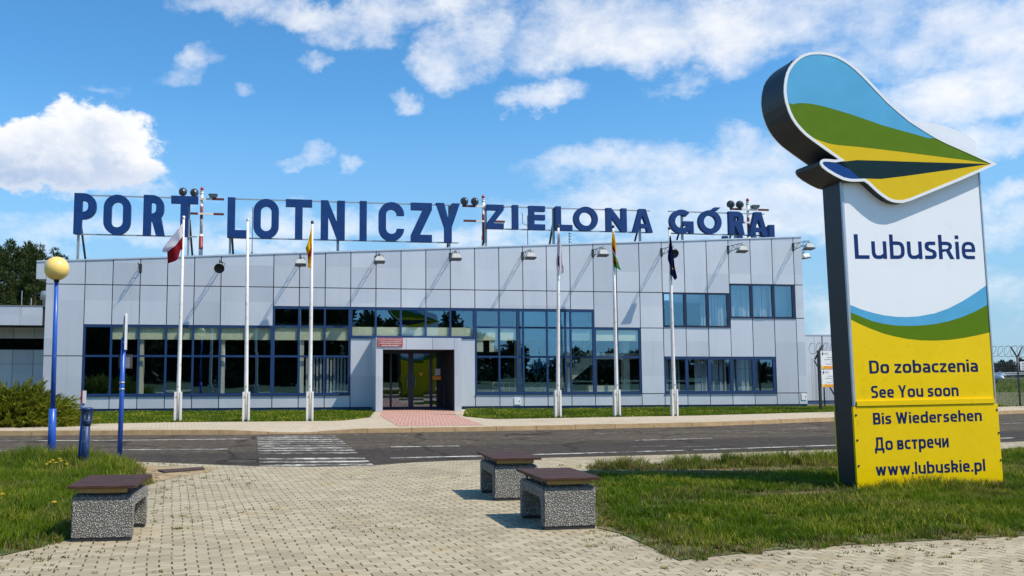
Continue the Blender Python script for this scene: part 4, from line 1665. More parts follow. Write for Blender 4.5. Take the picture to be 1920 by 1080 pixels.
# front upper panel: white field and three coloured waves
wave1 = [SP(1520 + x / 3.8575, 380 + y / 3.8575) for x, y in ((298, 738), (370, 772), (450, 796), (530, 814), (620, 825), (700, 827), (780, 822), (900, 800), (1000, 764), (1100, 712), (1190, 655), (1268, 597))]
wave2 = [SP(1520 + x / 3.8575, 380 + y / 3.8575) for x, y in ((300, 792), (370, 826), (450, 857), (530, 876), (620, 888), (720, 891), (800, 888), (900, 878), (1000, 857), (1100, 826), (1190, 787), (1280, 738))]
wave3 = [SP(1520 + x / 3.8575, 380 + y / 3.8575) for x, y in ((302, 845), (360, 880), (430, 910), (520, 944), (600, 966), (700, 986), (800, 996), (900, 998), (1000, 993), (1100, 980), (1200, 961), (1295, 938))]


def clampu(lst):
    out = [(min(u_in1, max(u_in0, p[0])), p[1]) for p in lst]
    out[0] = (u_in0, out[0][1])
    out[-1] = (u_in1, out[-1][1])
    return out


wave1, wave2, wave3 = clampu(wave1), clampu(wave2), clampu(wave3)
topc = [(u_in1, cur[0][1])] + [(min(u_in1 - .001, max(u_in0 + .001, p[0])), p[1]) for p in cur[1:-1]] + [(u_in0, cur[-1][1])]


def face_set(y0, y1, names=True):
    for nm, lp, mm in (("white_panel", wave1 + topc, 'signwhite'), ("blue_wave", wave2 + wave1[::-1], 'skyfilm'), ("green_wave", wave3 + wave2[::-1], 'greenfilm'),
                       ("yellow_panel", [(u_in0, wseam), (u_in1, wseam)] + wave3[::-1], 'yellow')):
        b = MB()
        b.poly([lp], y0, y1)
        b.build(nm, MT[mm], STELE)


face_set(0.004, 0.029)
face_set(SD + .001, SD + .02)
b = MB()
wl0 = SP(1607, 755)[1]
b.box(.042, uR - .042, -.022, .003, wseam - .004, wl0 + .02)
b.build("panel_lip", MT['yellow'], STELE)
b = MB()
b.box(-.015, uR + .012, -.008, .029, -.05, wseam - .012)
lowp = b.build("lower_panel", MT['yellow'], STELE)
b = MB()
b.box(.004, uR + .012, SD + .001, SD + .03, -.05, wseam - .012)
b.build("lower_panel", MT['yellow'], STELE)
for (px, py) in ((1604.5, 778), (1607, 825), (1609.5, 873), (1868.5, 768), (1872, 811), (1876, 862)):
    u, w = SP(px, py)
    b = MB()
    b.lathe([(.016, 0), (.014, .008), (0, .010)], 8, M=Matrix.Translation((u, -.009, w)) @ Matrix.Rotation(R(90), 4, 'X'))
    b.build("screw", MT['dark'], STELE)


# ---- lettering in the sign's own rounded grotesque, drawn stroke by stroke (cap height 1, small letters .72)
def rounded(pts, r, n=5):
    out = [pts[0]]
    for a, p, c in zip(pts, pts[1:], pts[2:]):
        a, p, c = Vector(a), Vector(p), Vector(c)
        u, v = (a - p), (c - p)
        q = min(r, u.length * .49, v.length * .49)
        if q < 1e-4:
            out.append((p.x, p.y)); continue
        s0, s1 = p + u.normalized() * q, p + v.normalized() * q
        for i in range(n + 1):
            t = i / n
            m = s0 * (1 - t) ** 2 + p * 2 * t * (1 - t) + s1 * t * t
            out.append((m.x, m.y))
    out.append(pts[-1])
    return out


def ribbon(pts, t, r=0.0):
    P = [Vector(p) for p in (rounded(pts, r) if r else pts)]
    L, Rr = [], []
    for i, p in enumerate(P):
        e0 = (P[i] - P[i - 1]).normalized() if i > 0 else (P[1] - P[0]).normalized()
        e1 = (P[i + 1] - P[i]).normalized() if i < len(P) - 1 else e0
        n0, n1 = Vector((-e0.y, e0.x)), Vector((-e1.y, e1.x))
        m = (n0 + n1)
        m = m.normalized() if m.length > 1e-6 else n0
        k = min(2.2, 1 / max(.3, m.dot(n0)))
        L.append((p.x + m.x * t / 2 * k, p.y + m.y * t / 2 * k))
        Rr.append((p.x - m.x * t / 2 * k, p.y - m.y * t / 2 * k))
    return [L + Rr[::-1]]


def rrect(x0, x1, y0, y1, r, n=5):
    return arc(x1 - r, y0 + r, r, -90, 0, n) + arc(x1 - r, y1 - r, r, 0, 90, n) + arc(x0 + r, y1 - r, r, 90, 180, n) + arc(x0 + r, y0 + r, r, 180, 270, n)


def bowl(x0, x1, y0, y1, t, r=.22):
    return [rrect(x0, x1, y0, y1, r), rrect(x0 + t, x1 - t, y0 + t, y1 - t, max(.03, r - t * .75))]


def rect(x0, x1, y0, y1):
    return [[(x0, y0), (x1, y0), (x1, y1), (x0, y1)]]


def slant(x0, x1, yt, yb, w):
    return [[(x0, yt), (x0 + w, yt), (x1 + w, yb), (x1, yb)]]


def glyph(ch, t=.172):
    """-> ([stroke, ...], width); a stroke is [outer loop, hole loops...]"""
    X, h = .72, t / 2
    w = .57
    hr = w - h
    if ch == 'o' or ch == '\u043e':
        return [bowl(0, .60, 0, X, t)], .60
    if ch == 'u':
        return [ribbon([(h, X), (h, h), (w - .06, h + .03)], t, .2), rect(w - t, w, 0, X)], w
    if ch in 'nh':
        return [rect(0, t, 0, X if ch == 'n' else 1.0), ribbon([(h, X - h - .04), (.2, X - h), (hr, X - h), (hr, 0)], t, .2)], w
    if ch == 'r':
        return [rect(0, t, 0, X), ribbon([(h, X - h - .06), (.2, X - h), (.38, X - h)], t, .12)], .38
    if ch in 'bp\u0440':
        return [rect(0, t, 0 if ch == 'b' else -.27, 1.0 if ch == 'b' else X), bowl(.0, .59, 0, X, t)], .59
    if ch == 'd':
        return [rect(.59 - t, .59, 0, 1.0), bowl(0, .59, 0, X, t)], .59
    if ch == 'a':
        return [ribbon([(.05, X - h), (.53 - h, X - h), (.53 - h, 0)], t, .19), bowl(0, .53, 0, .44, t * .92, .17)], .53
    if ch in 'c\u0441':
        return [ribbon([(.47, X - h), (h, X - h), (h, h), (.47, h)], t, .24)], .47
    if ch in 'e\u0435':
        return [ribbon([(.50, h), (h, h), (h, X - h), (.54 - h, X - h), (.54 - h, .30)], t, .22), rect(t * .6, .54, .295, .295 + t * .85)], .54
    if ch == 's':
        return [ribbon([(.44, X - h), (h, X - h), (h, .37), (.46 - h, .35), (.46 - h, h), (0, h)], t, .12)], .46
    if ch == 'z':
        return [[[(0, 0), (.47, 0), (.47, t), (.19, t), (.47, X - t), (.47, X), (.01, X), (.01, X - t), (.28, X - t), (0, t)]]], .47
    if ch == 'i':
        return [rect(0, t, 0, X), rect(0, t, .83, .97)], t
    if ch == 'l':
        return [rect(0, t, 0, 1.0)], t
    if ch == '.':
        return [rect(0, t, 0, t)], t
    if ch == 'k':
        return [rect(0, t, 0, 1.0), ribbon([(h, X - h), (.46, X - h), (.46, .34), (h, .34)], t, .15), [[(.24, .36), (.40, .36), (.57, 0), (.40, 0)]]], .56
    if ch == 'w':
        return [slant(0, .16, X, 0, t), slant(.33, .16, X, 0, t * .92), slant(.33, .50, X, 0, t * .92), slant(.66, .50, X, 0, t)], .66 + t
    if ch == 'W':
        return [slant(0, .19, 1, 0, t), slant(.38, .19, .96, 0, t * .92), slant(.38, .57, .96, 0, t * .92), slant(.76, .57, 1, 0, t)], .76 + t
    if ch == 'Y':
        return [slant(0, .24, 1, .40, t), slant(.48, .24, 1, .40, t), rect(.24, .24 + t, 0, .42)], .48 + t
    if ch == 'S':
        return [ribbon([(.52, 1 - h), (h, 1 - h), (h, .53), (.55 - h, .49), (.55 - h, h), (.02, h)], t, .17)], .55
    if ch == 'D':
        return [[[(0, 0), (.36, 0)] + arc(.36, .30, .30, -90, 0, 6) + arc(.36, .70, .30, 0, 90, 6) + [(0, 1)],
                 [(t, t)] + [(.36, t)] + arc(.36, .30, .30 - t, -90, 0, 6) + arc(.36, .70, .30 - t, 0, 90, 6) + [(t, 1 - t)]]], .66
    if ch == 'B':
        return [bowl(0, .58, 0, .56, t, .17), bowl(0, .55, .43, 1.0, t, .17), rect(0, t, 0, 1.0)], .58
    if ch == '\u0414':
        return [ribbon([(.13, .10), (.22, .45), (.22, 1 - h), (.60, 1 - h), (.60, .10)], t), rect(0, .78, 0, t), rect(0, t * .9, -.2, .02), rect(.78 - t * .9, .78, -.2, .02)], .78
    if ch == '\u0432':
        return [bowl(0, .52, 0, .42, t * .95, .14), bowl(0, .49, .31, X, t * .95, .13), rect(0, t, 0, X)], .52
    if ch == '\u0442':
        return [rect(0, .48, X - t, X), rect(.24 - h, .24 + h, 0, X)], .48
    if ch == '\u0447':
        return [ribbon([(h, X), (h, .30), (.40, .30)], t, .16), rect(.52 - t, .52, 0, X)], .52
    if ch == '\u0438':
        return [rect(0, t, 0, X), rect(.54 - t, .54, 0, X), [[(0, .02), (t * .9, 0), (.54, X - .02), (.54 - t * .9, X)]]], .54
    return [], .27


def sign_text(txt, x0, y0, x1, y1, ycap, ytext, bold=.018, m='text', y=-.0085):
    P0, P1 = SP(x0, y0), SP(x1, y1)
    Wd = P1[0] - P0[0]
    H = SP(x0, ycap)[1] - P0[1]
    sk = (P1[1] - P0[1]) / Wd
    x, words = 0.0, [[]]
    for ch in txt:
        st_, w = glyph(ch)
        if ch == ' ':
            words.append([])
        else:
            words[-1].append((x, st_))
        x += w + (.105 if ch != ' ' else .0)
    total = x - .105
    sc = Wd / total
    for items in words:
        b = MB()
        for gx, st_ in items:
            for k, loops in enumerate(st_):
                L_ = [[(P0[0] + (gx + p[0]) * sc, P0[1] + p[1] * H + (gx + p[0]) * sc * sk) for p in lp] for lp in loops]
                b.poly(L_, y - .001 - .0003 * k, y)
        b.build("sign_text", MT[m], STELE)


sign_text("Do zobaczenia", 1631, 700.5, 1834.5, 697, 676, "", y=.0035)
sign_text("See You soon", 1634.5, 746.5, 1798, 742.5, 723.5, "", y=.0035)
sign_text("Bis Wiedersehen", 1637, 796, 1840.5, 789, 774, "")
sign_text("\u0414\u043e \u0432\u0441\u0442\u0440\u0435\u0447\u0438", 1640, 845, 1778.5, 838.5, 820, "")
sign_text("www.lubuskie.pl", 1642, 892, 1847, 883, 868.5, "")
# the word Lubuskie: broad round strokes, each stroke lying a hair in front of the other
bw_ = SP(1612, 486)
L0, L1 = SP(1603.5, 485.3), SP(1830, 486)
LH = SP(1603.5, 439)[1] - L0[1]
LWd = L1[0] - L0[0]
# glyph strokes in (x, y), cap height 1, whole word 0..4.93
T_ = .15
X = .78
LUB = []


def bar(x0, y0, x1, y1):
    LUB.append([(x0, y0), (x1, y0), (x1, y1), (x0, y1)])


def ring(path_o, path_i):
    LUB.append(path_o + path_i[::-1])


def rarc(cx, cy, r, a0, a1, ry=None, t=T_, n=10):
    ry = r if ry is None else ry
    ring(arc(cx, cy, r, a0, a1, n, ry), arc(cx, cy, r - t, a0, a1, n, ry - t))


x = 0.0
bar(0, 0, T_ * 1.1, 1); bar(T_ * 1.1, 0, .60, T_)                         # L
x = .70                                                                # u
def letter_u(x):
    bar(x, .26, x + T_, .72)
    ring([(x, .26), (x + .03, .12), (x + .10, .03), (x + .20, 0), (x + .36, 0), (x + .62, .09)], [(x + T_, .26), (x + T_ + .02, .19), (x + .20, .15), (x + .26, .145), (x + .36, .15), (x + .47, .22)])
    bar(x + .47, 0, x + .62, .72)
letter_u(x)
x = 1.45                                                               # b
bar(x, 0.0, x + T_, 1.0)
ring([(x + .12, 0), (x + .34, 0), (x + .47, .03), (x + .57, .12), (x + .61, .25), (x + .61, .47), (x + .57, .60), (x + .48, .69), (x + .34, .72), (x + .13, .72)],
     [(x + .12, .145), (x + .33, .145), (x + .40, .16), (x + .44, .20), (x + .46, .27), (x + .46, .45), (x + .44, .52), (x + .40, .56), (x + .33, .575), (x + .13, .575)])
letter_u(2.17)
x = 2.90                                                               # s
LUB.append([(x, 0), (x + .30, 0), (x + .42, .03), (x + .49, .12), (x + .49, .26), (x + .43, .36), (x + .20, .45), (x + .165, .51), (x + .20, .575), (x + .46, .575), (x + .46, .72), (x + .18, .72),
            (x + .07, .69), (x + .01, .60), (x + .01, .46), (x + .07, .36), (x + .31, .265), (x + .34, .205), (x + .29, .145), (x, .145)])
x = 3.49                                                               # k, its arm a hooked bowl
bar(x, 0, x + T_, 1.0)
ring([(x + .13, .72), (x + .36, .72), (x + .50, .68), (x + .57, .58), (x + .56, .46), (x + .48, .37), (x + .13, .28)], [(x + .13, .575), (x + .33, .575), (x + .40, .56), (x + .42, .51), (x + .40, .46), (x + .34, .42), (x + .13, .41)])
LUB.append([(x + .28, .36), (x + .46, .36), (x + .64, 0), (x + .46, 0)])
x = 4.20
bar(x, 0, x + T_, .72); bar(x, .83, x + T_, .98)                         # i
x = 4.46                                                               # e
ring([(x + .54, 0), (x + .22, 0), (x + .09, .04), (x + .02, .13), (x, .26), (x, .46), (x + .03, .58), (x + .11, .68), (x + .24, .72), (x + .36, .72), (x + .48, .68), (x + .55, .58), (x + .57, .46), (x + .57, .30)],
     [(x + .54, .14), (x + .26, .14), (x + .19, .16), (x + .155, .20), (x + .145, .27), (x + .145, .46), (x + .16, .52), (x + .20, .57), (x + .26, .585), (x + .33, .585), (x + .39, .565), (x + .42, .52), (x + .425, .46), (x + .425, .30)])
bar(x + .13, .295, x + .57, .42)
b = MB()
for k, lp in enumerate(LUB):
    pts = [(L0[0] + p[0] / 5.03 * LWd, L0[1] + p[1] * LH + (L1[1] - L0[1]) * p[0] / 5.03) for p in lp]
    b.poly([pts], .0030 - .00025 * (k % 4), .0036)
b.build("sign_word", MT['logotext'], STELE)

# emblem on top: deep box in the outline of a feather, white rim, coloured fields
LG = [(1585, 768), (1450, 705), (1350, 660), (1270, 625), (1200, 590), (1120, 541), (1040, 490), (970, 432), (900, 370), (850, 318), (800, 265), (750, 213), (700, 165), (660, 132), (620, 105), (580, 84), (540, 70),
      (505, 62), (470, 58), (430, 58), (400, 61), (370, 69), (338, 84), (310, 105), (285, 131), (265, 160), (250, 193), (241, 230), (236, 270), (235, 310), (239, 348), (246, 382), (265, 440), (285, 482), (310, 520),
      (340, 555), (370, 585), (410, 616), (450, 645), (520, 695), (583, 738), (560, 741), (520, 737), (488, 736), (470, 743), (463, 756), (466, 773), (478, 790), (510, 815), (560, 845), (610, 869), (650, 878), (680, 880),
      (715, 879), (745, 878), (770, 896), (800, 925), (830, 952), (860, 975), (890, 995), (920, 1008), (950, 1014), (985, 1015), (1040, 1000), (1150, 955), (1250, 914), (1350, 873), (1450, 829), (1540, 789)]
DE = 0.12
emb = [SP(1400 + x / 3.376, 80 + y / 3.376, DE) for x, y in LG]


def inset(poly, d):
    n = len(poly)
    A = sum(poly[i][0] * poly[(i + 1) % n][1] - poly[(i + 1) % n][0] * poly[i][1] for i in range(n))
    sg = 1 if A > 0 else -1
    out = []
    for i in range(n):
        p0, p1, p2 = Vector(poly[i - 1]), Vector(poly[i]), Vector(poly[(i + 1) % n])
        e1, e2 = (p1 - p0).normalized(), (p2 - p1).normalized()
        n1, n2 = Vector((-e1.y, e1.x)) * sg, Vector((-e2.y, e2.x)) * sg
        m = n1 + n2
        if m.length < 1e-6:
            m = n1
        m.normalize()
        k = min(2.5, 1 / max(.25, m.dot(n1)))
        q = p1 + m * d * k
        out.append((q.x, q.y))
    return out


b = MB()
b.poly([emb], -DE + .012, SD + .05)
EM = b.build("emblem", MT['signdark'], STELE)
for (ya, yb) in ((-DE - .004, -DE + .0115), (SD + .0505, SD + .066)):
    b = MB()
    b.poly([emb, inset(emb, .040)[::-1]], ya, yb)
    b.build("emblem_rim", MT['rimwhite'], EM)
INN = inset(emb, .0405)


def LP(x, y):
    return SP(1400 + x / 3.376, 80 + y / 3.376, DE)


def nearest(p):
    return min(range(len(INN)), key=lambda i: (INN[i][0] - p[0]) ** 2 + (INN[i][1] - p[1]) ** 2)


def inner_arc(i, j):
    out = [INN[i]]
    n = len(INN)
    while i != j:
        i = (i + 1) % n
        out.append(INN[i])
    return out


c_bg = [LP(*p) for p in ((272, 402), (290, 390), (320, 383), (360, 382), (400, 385), (450, 394), (500, 406), (575, 427), (650, 450), (750, 484), (850, 519), (950, 548), (1050, 575), (1150, 604), (1222, 628))]
c_gy = [LP(*p) for p in ((430, 600), (470, 622), (520, 638), (570, 647), (620, 652), (720, 661), (800, 670), (900, 682), (1000, 694), (1125, 710), (1250, 726), (1400, 745))]
c_yd = [LP(*p) for p in ((588, 742), (700, 743), (850, 747), (1000, 752), (1150, 757), (1300, 761), (1450, 765))]
c_dy = [LP(*p) for p in ((762, 874), (850, 863), (1000, 845), (1150, 824), (1300, 803), (1430, 784))]
tip = INN[0]
i_bgL, i_gyL, i_yd, i_dy, i_up = nearest(c_bg[0]), nearest(c_gy[0]), nearest(c_yd[0]), nearest(c_dy[0]), nearest(c_bg[-1])
i_nv = nearest(LP(735, 865))
fields = [
    ("emblem_sky", inner_arc(i_up, i_bgL) + c_bg[1:-1], 'skyfilm'),
    ("emblem_green", inner_arc(i_bgL, i_gyL) + c_gy[1:] + [tip] + inner_arc(0, i_up)[1:] + c_bg[1:-1][::-1], 'greenfilm'),
    ("emblem_yellow", inner_arc(i_gyL, i_yd) + c_yd[1:] + [tip] + c_gy[1:][::-1], 'yellow2'),
    ("emblem_navy", inner_arc(i_yd, i_nv) + [LP(718, 861), LP(650, 800), LP(600, 752)], 'navyfilm'),
    ("emblem_dark", [INN[i_yd], LP(600, 752), LP(650, 800), LP(718, 861)] + inner_arc(i_nv, i_dy) + c_dy[1:] + [tip] + c_yd[1:][::-1], 'darkgreen'),
    ("emblem_lower_yellow", inner_arc(i_dy, len(INN) - 1) + [tip] + c_dy[1:][::-1], 'yellow2'),
]
for nm, lp, mm in fields:
    for (ya, yb) in ((-DE + .001, -DE + .0115), (SD + .0505, SD + .062)):
        b = MB()
        b.poly([lp], ya, yb)
        b.build(nm, MT[mm], EM)
for (x_, y_) in ((1105, 545), (1220, 608), (1358, 675), (1463, 722), (440, 66), (300, 118)):
    u, w = LP(x_, y_)
    b = MB()
    b.lathe([(.012, -.01), (.012, .03), (0, .035)], 8, M=Matrix.Translation((u, -.06, w)))
    b.build("emblem_bolt", MT['dark'], EM)

# ------------------------------------------------------------------ benches
def make_bench():
    root = empty("bench", (0, 0, 0), 0)
    Wd, Ln, H, t = 0.60, 0.86, 0.455, 0.105
    b = MB()
    prof = [(0, .028), (t, .028), (t + .012, H - .17), (t + .05, H - .125), (Ln - t - .05, H - .125), (Ln - t - .012, H - .17), (Ln - t, .028), (Ln, .028), (Ln, H - .03), (Ln - .03, H), (.03, H), (0, H - .03)]
    Mx = Matrix(((0, 1, 0, 0), (1, 0, 0, 0), (0, 0, 1, 0), (0, 0, 0, 1)))
    b.poly([prof], -Wd / 2, Wd / 2, M=Mx)
    bmesh.ops.recalc_face_normals(b.bm, faces=b.bm.faces)
    sh = [e for e in b.bm.edges if len(e.link_faces) == 2 and e.calc_face_angle(0) > .6]
    bmesh.ops.bevel(b.bm, geom=sh, offset=.014, segments=2, affect='EDGES')
    b.build("concrete_base", MT['aggregate'], root)
    for y0 in (0.0, Ln - t):
        b = MB()
        b.box(-Wd / 2 + .012, Wd / 2 - .012, y0 + .008, y0 + t - .008, 0.0, .030)
        b.build("foot_strip", MT['dark'], root)
    for x0 in (-Wd / 2 + .06, Wd / 2 - .12):
        b = MB()
        b.box(x0, x0 + .06, .02, Ln - .04, H + .028, H + .072)
        b.build("support", MT['dark'], root)
    b = MB()
    b.box(-Wd / 2 + .05, Wd / 2 - .06, -.01, .035, H + .030, H + .074, bevel=.004)
    b.build("batten", MT['batten'], root)
    b = MB()
    b.box(-Wd / 2 + .05, Wd / 2 - .06, Ln - .05, Ln - .005, H + .030, H + .074, bevel=.004)
    b.build("batten", MT['batten'], root)
    for y0 in (.12, Ln - .16):
        for x0 in (-Wd / 2 + .04, Wd / 2 - .05):
            b = MB()
            b.tube([(x0, y0, H - .03), (x0, y0, H + .06)], .009, 6)
            b.build("bolt", MT['dark'], root)
    seat = MB()
    np_ = 5
    pw = (Ln + .10) / np_
    for k in range(np_):
        y0 = -.06 + k * pw
        seat.box(-Wd / 2 - .035, Wd / 2 + .035, y0 + .008, y0 + pw - .008, H + .076, H + .106, bevel=.005)
    seat.build("seat", MT['seatwood'], root)
    return root


bench0 = make_bench()
specs = [((1069.5, 994), 1.0, "brown topped pebble concrete bench nearest the grass by the tall sign", 0.02),
         ((968.5, 939.5), 0, "brown topped pebble concrete bench partly hidden behind another bench", -0.02),
         ((189, 1016.5), 2, "brown topped pebble concrete bench beside the lawn with the blue posts", -0.045)]
for k, ((px, py), _, lab, dz) in enumerate(specs):
    o = bench0 if k == 0 else copy_tree(bench0)
    p = G(px, py)
    o.location = (p.x, p.y, 0.006)
    o.rotation_euler = (0, 0, R(9.5) + dz)
    tag(o, lab, "bench", "concrete benches with plank tops")

# ------------------------------------------------------------------ flagpoles and flags
poles = [((333, 790), (344.5, 409), "white flagpole carrying the white and red flag"),
         ((461, 790), (464.5, 413), "white flagpole without a flag"),
         ((580.5, 789), (585.5, 418), "white flagpole carrying the hanging yellow and red flag"),
         ((1046, 783), (1047, 425), "white flagpole carrying the limp white flag"),
         ((1157, 781), (1149.5, 426), "white flagpole carrying the yellow and green flag"),
         ((1265, 780), (1255, 429), "white flagpole carrying the navy flag")]
POLE_Y = []
for k, (pb0, pt0, lab) in enumerate(poles):
    base = G(*pb0, GZ)
    top = AT(pt0[0], pt0[1], base.y)
    POLE_Y.append(base.y)
    root = empty("flagpole", base, ANG, lab, "flagpole", "white flagpoles in front of the terminal")
    inv = Matrix.Rotation(-ANG, 4, 'Z') @ Matrix.Translation(-base)
    T = inv @ top
    b = MB()
    b.tube([Vector((0, 0, .06)), T * .16 + Vector((0, 0, .0)), T * .55, T * .995], [.068, .064, .055, .036], 14)
    b.build("pole", MT['polewhite'], root)
    b = MB()
    b.lathe([(.040, T.z * .995), (.048, T.z + .0), (.044, T.z + .05), (.02, T.z + .075), (0, T.z + .08)], 12, M=Matrix.Translation((T.x, T.y, 0)))
    b.build("finial", MT['dark'] if k > 1 else MT['polewhite'], root)
    for sx_ in (-1, 1):
        b = MB()
        x0 = sx_ * .052
        b.box(min(x0, x0 + sx_ * .062), max(x0, x0 + sx_ * .062), -.075, .075, -.02, .90, bevel=.008)
        b.build("base_channel", MT['polebase'], root)
    b = MB()
    b.box(-.049, .049, .055, .072, -.02, .88)
    b.build("base_plate", MT['polebase'], root)
    b = MB()
    b.tube([(-.05, -.085, .74), (-.05, -.0765, .74)], .018, 8)
    b.tube([(.0, -.07, 1.06), (.0, -.10, 1.06)], .016, 8)
    b.build("cleat", MT['dark'], root)


def quad_interp(ctrl, u, v):
    """ctrl: rows of control points by v, each row through its points by u (Lagrange on equal steps)"""
    def lag(P, t):
        n = len(P)
        out = [0.0] * len(P[0])
        # piecewise Catmull-Rom
        f = t * (n - 1)
        i = min(int(f), n - 2)
        s = f - i
        p0, p1, p2, p3 = P[max(i - 1, 0)], P[i], P[i + 1], P[min(i + 2, n - 1)]
        for k in range(len(out)):
            out[k] = 0.5 * ((2 * p1[k]) + (-p0[k] + p2[k]) * s + (2 * p0[k] - 5 * p1[k] + 4 * p2[k] - p3[k]) * s * s + (-p0[k] + 3 * p1[k] - 3 * p2[k] + p3[k]) * s ** 3)
        return out
    return lag([lag(row, u) for row in ctrl], v)


def flag(pole_i, ctrl, colour, mats, label, fold=.06, nfold=3.0, n=26):
    """ctrl: pixel positions (x, y) with depth offset d (towards the viewer), hoist at u = 0"""
    Yp = POLE_Y[pole_i]
    org = AT(ctrl[0][0][0], ctrl[0][0][1], Yp)
    b = MB()
    grid = []
    for j in range(n + 1):
        row = []
        for i in range(n + 1):
            u, v = i / n, j / n
            q = quad_interp(ctrl, u, v)
            d = q[2] + fold * math.sin(u * nfold * 2 * math.pi + v * 1.7) * min(1, u * 4)
            P = AT(q[0], q[1], Yp - .07 - d)
            row.append(b.bm.verts.new(P - org))
        grid.append(row)
    for j in range(n):
        for i in range(n):
            f = b.bm.faces.new((grid[j][i], grid[j][i + 1], grid[j + 1][i + 1], grid[j + 1][i]))
            f.material_index = colour((i + .5) / n, (j + .5) / n)
            f.smooth = True
    bmesh.ops.solidify(b.bm, geom=list(b.bm.faces), thickness=.004)
    o = b.build("flag", [MT[q] for q in mats])
    o.location = org
    return tag(o, label, "flag", "flags on the flagpoles")


flag(0, [[(343.6, 416, .0), (333, 430, .08), (319, 448, .10), (306, 465, .05), (304.5, 472, .02)],
         [(343.2, 430, .0), (335, 441, .10), (324, 455, .14), (314, 466, .08), (308, 473, .04)],
         [(342.8, 443, .0), (337, 450, .12), (329, 460, .16), (320, 467, .08), (313, 473, .04)],
         [(342.4, 456, .0), (338, 462, .10), (332, 471, .14), (322, 480, .08), (314, 484, .05)],
         [(342.2, 468, .0), (338, 470, .08), (333, 486, .10), (324, 491, .08), (314.5, 494, .06)]],
     lambda u, v: 0 if v < .5 else 1, ['flagwhite', 'flagred'], "white over red flag blown to one side of its pole", fold=.05, nfold=1.6)
flag(2, [[(585, 421, 0), (581, 440, .05), (577, 455, .06), (573, 465, .03)],
         [(585, 440, 0), (581, 452, .08), (577, 464, .08), (574, 470, .03)],
         [(585, 456, 0), (582, 466, .10), (579, 474, .08), (577, 480, .03)],
         [(584.6, 464, 0), (583, 474, .08), (579.5, 490, .06), (577.5, 500, .03)],
         [(584.5, 474, 0), (583.5, 486, .05), (582, 500, .04), (579, 505, .02)]],
     lambda u, v: 0 if v < .50 or (u > .66 and v > .62) else (1 if v < .74 or u < .45 else 0), ['flagyellow', 'flagred'], "yellow flag with a red middle hanging limp in narrow folds", fold=.05, nfold=2.0)
flag(3, [[(1047.5, 431, 0), (1048.5, 434, .04), (1050, 440, .05), (1050.5, 446, .02)],
         [(1046.5, 450, 0), (1047, 465, .08), (1052, 470, .08), (1053.5, 478, .02)],
         [(1044.5, 476, 0), (1047, 484, .10), (1052, 492, .10), (1056, 500, .02)],
         [(1043, 492, 0), (1047, 500, .10), (1053, 505, .10), (1058.5, 510, .02)],
         [(1045.5, 512, 0), (1047.5, 517, .08), (1052, 514, .08), (1058.5, 510.5, .02)]],
     lambda u, v: 1 if (.28 < u < .48 and .42 < v < .72) or (u > .82 and .5 < v < .6) else 0, ['flagwhite', 'flagblack'], "white flag with a small black mark hanging limp along its pole", fold=.06, nfold=2.2)
flag(4, [[(1149.5, 431, 0), (1151, 435, .03), (1153, 445, .05), (1154.5, 455, .02)],
         [(1147, 450, 0), (1150, 457, .06), (1154, 466, .07), (1156, 472, .02)],
         [(1147.5, 468, 0), (1151, 474, .08), (1156, 482, .08), (1158.5, 488, .02)],
         [(1149, 486, 0), (1153, 490, .08), (1157, 494, .08), (1161, 499, .02)],
         [(1150, 499, 0), (1154, 502, .06), (1159, 504, .06), (1165.5, 507, .02)]],
     lambda u, v: (0 if (v < .30 or u < .12) else ((1 if u < .62 else 2) if v < .46 else (2 if v < .53 else (1 if (u < .48 and .68 < v < .90) else (0 if (.5 < u < .72 and .60 < v < .68) else 3))))),
     ['flagyellow', 'flagred', 'flagwhite', 'flaggreen'], "yellow and green flag with a red and white patch drooping along its pole", fold=.05, nfold=1.8)
flag(5, [[(1256.5, 440, 0), (1257.5, 442, .02), (1258.5, 448, .04), (1259, 453, .02)],
         [(1254.5, 460, 0), (1258, 462, .06), (1261, 468, .08), (1262.5, 474, .02)],
         [(1252, 484, 0), (1257, 488, .08), (1262, 492, .10), (1265, 498, .02)],
         [(1256, 498, 0), (1259, 504, .08), (1264, 508, .10), (1268, 512, .02)],
         [(1256, 514, 0), (1260, 517, .06), (1265.5, 525, .06), (1270, 520, .02)]],
     lambda u, v: 1 if (.46 < u < .58 and .70 < v < .745) else 0, ['flagblue', 'flagyellow'], "navy flag with a single yellow star showing, hanging limp", fold=.05, nfold=2.4)

# ------------------------------------------------------------------ street lamp, posts, vent pipe
pl_ = G(96, 861)
LAMP = empty("street_lamp", pl_, 0, "blue street lamp with a yellowed opal globe in the left lawn", "street lamp")
tp = AT(106, 528, pl_.y) - pl_
b = MB()
b.tube([(0, 0, -.05), tp * .28, tp * .2805], [.078, .068, .060], 16)
b.build("lamp_sleeve", MT['blue'], LAMP)
b = MB()
b.tube([tp * .282, tp * .62, tp], [.048, .044, .038], 14)
b.build("lamp_pole", MT['blue'], LAMP)
gr_ = 22.5 / FPX * pl_.y
gc = AT(106.3, 503.5, pl_.y) - pl_
b = MB()
b.lathe([(.04, tp.z - .02), (.05, tp.z), (.055, tp.z + .05), (.095, gc.z - gr_ * .88), (.10, gc.z - gr_ * .84), (.0, gc.z - gr_ * .83)], 18, M=Matrix.Translation((tp.x, tp.y, 0)))
b.build("lamp_collar", MT['black'], LAMP)
b = MB()
pr = [(gr_ * math.cos(R(a)), gr_ * math.sin(R(a))) for a in range(-70, 91, 8)]
pr[-1] = (0, gr_)
b.lathe(pr, 32, M=Matrix.Translation(gc))
b.build("globe", MT['globe'], LAMP)

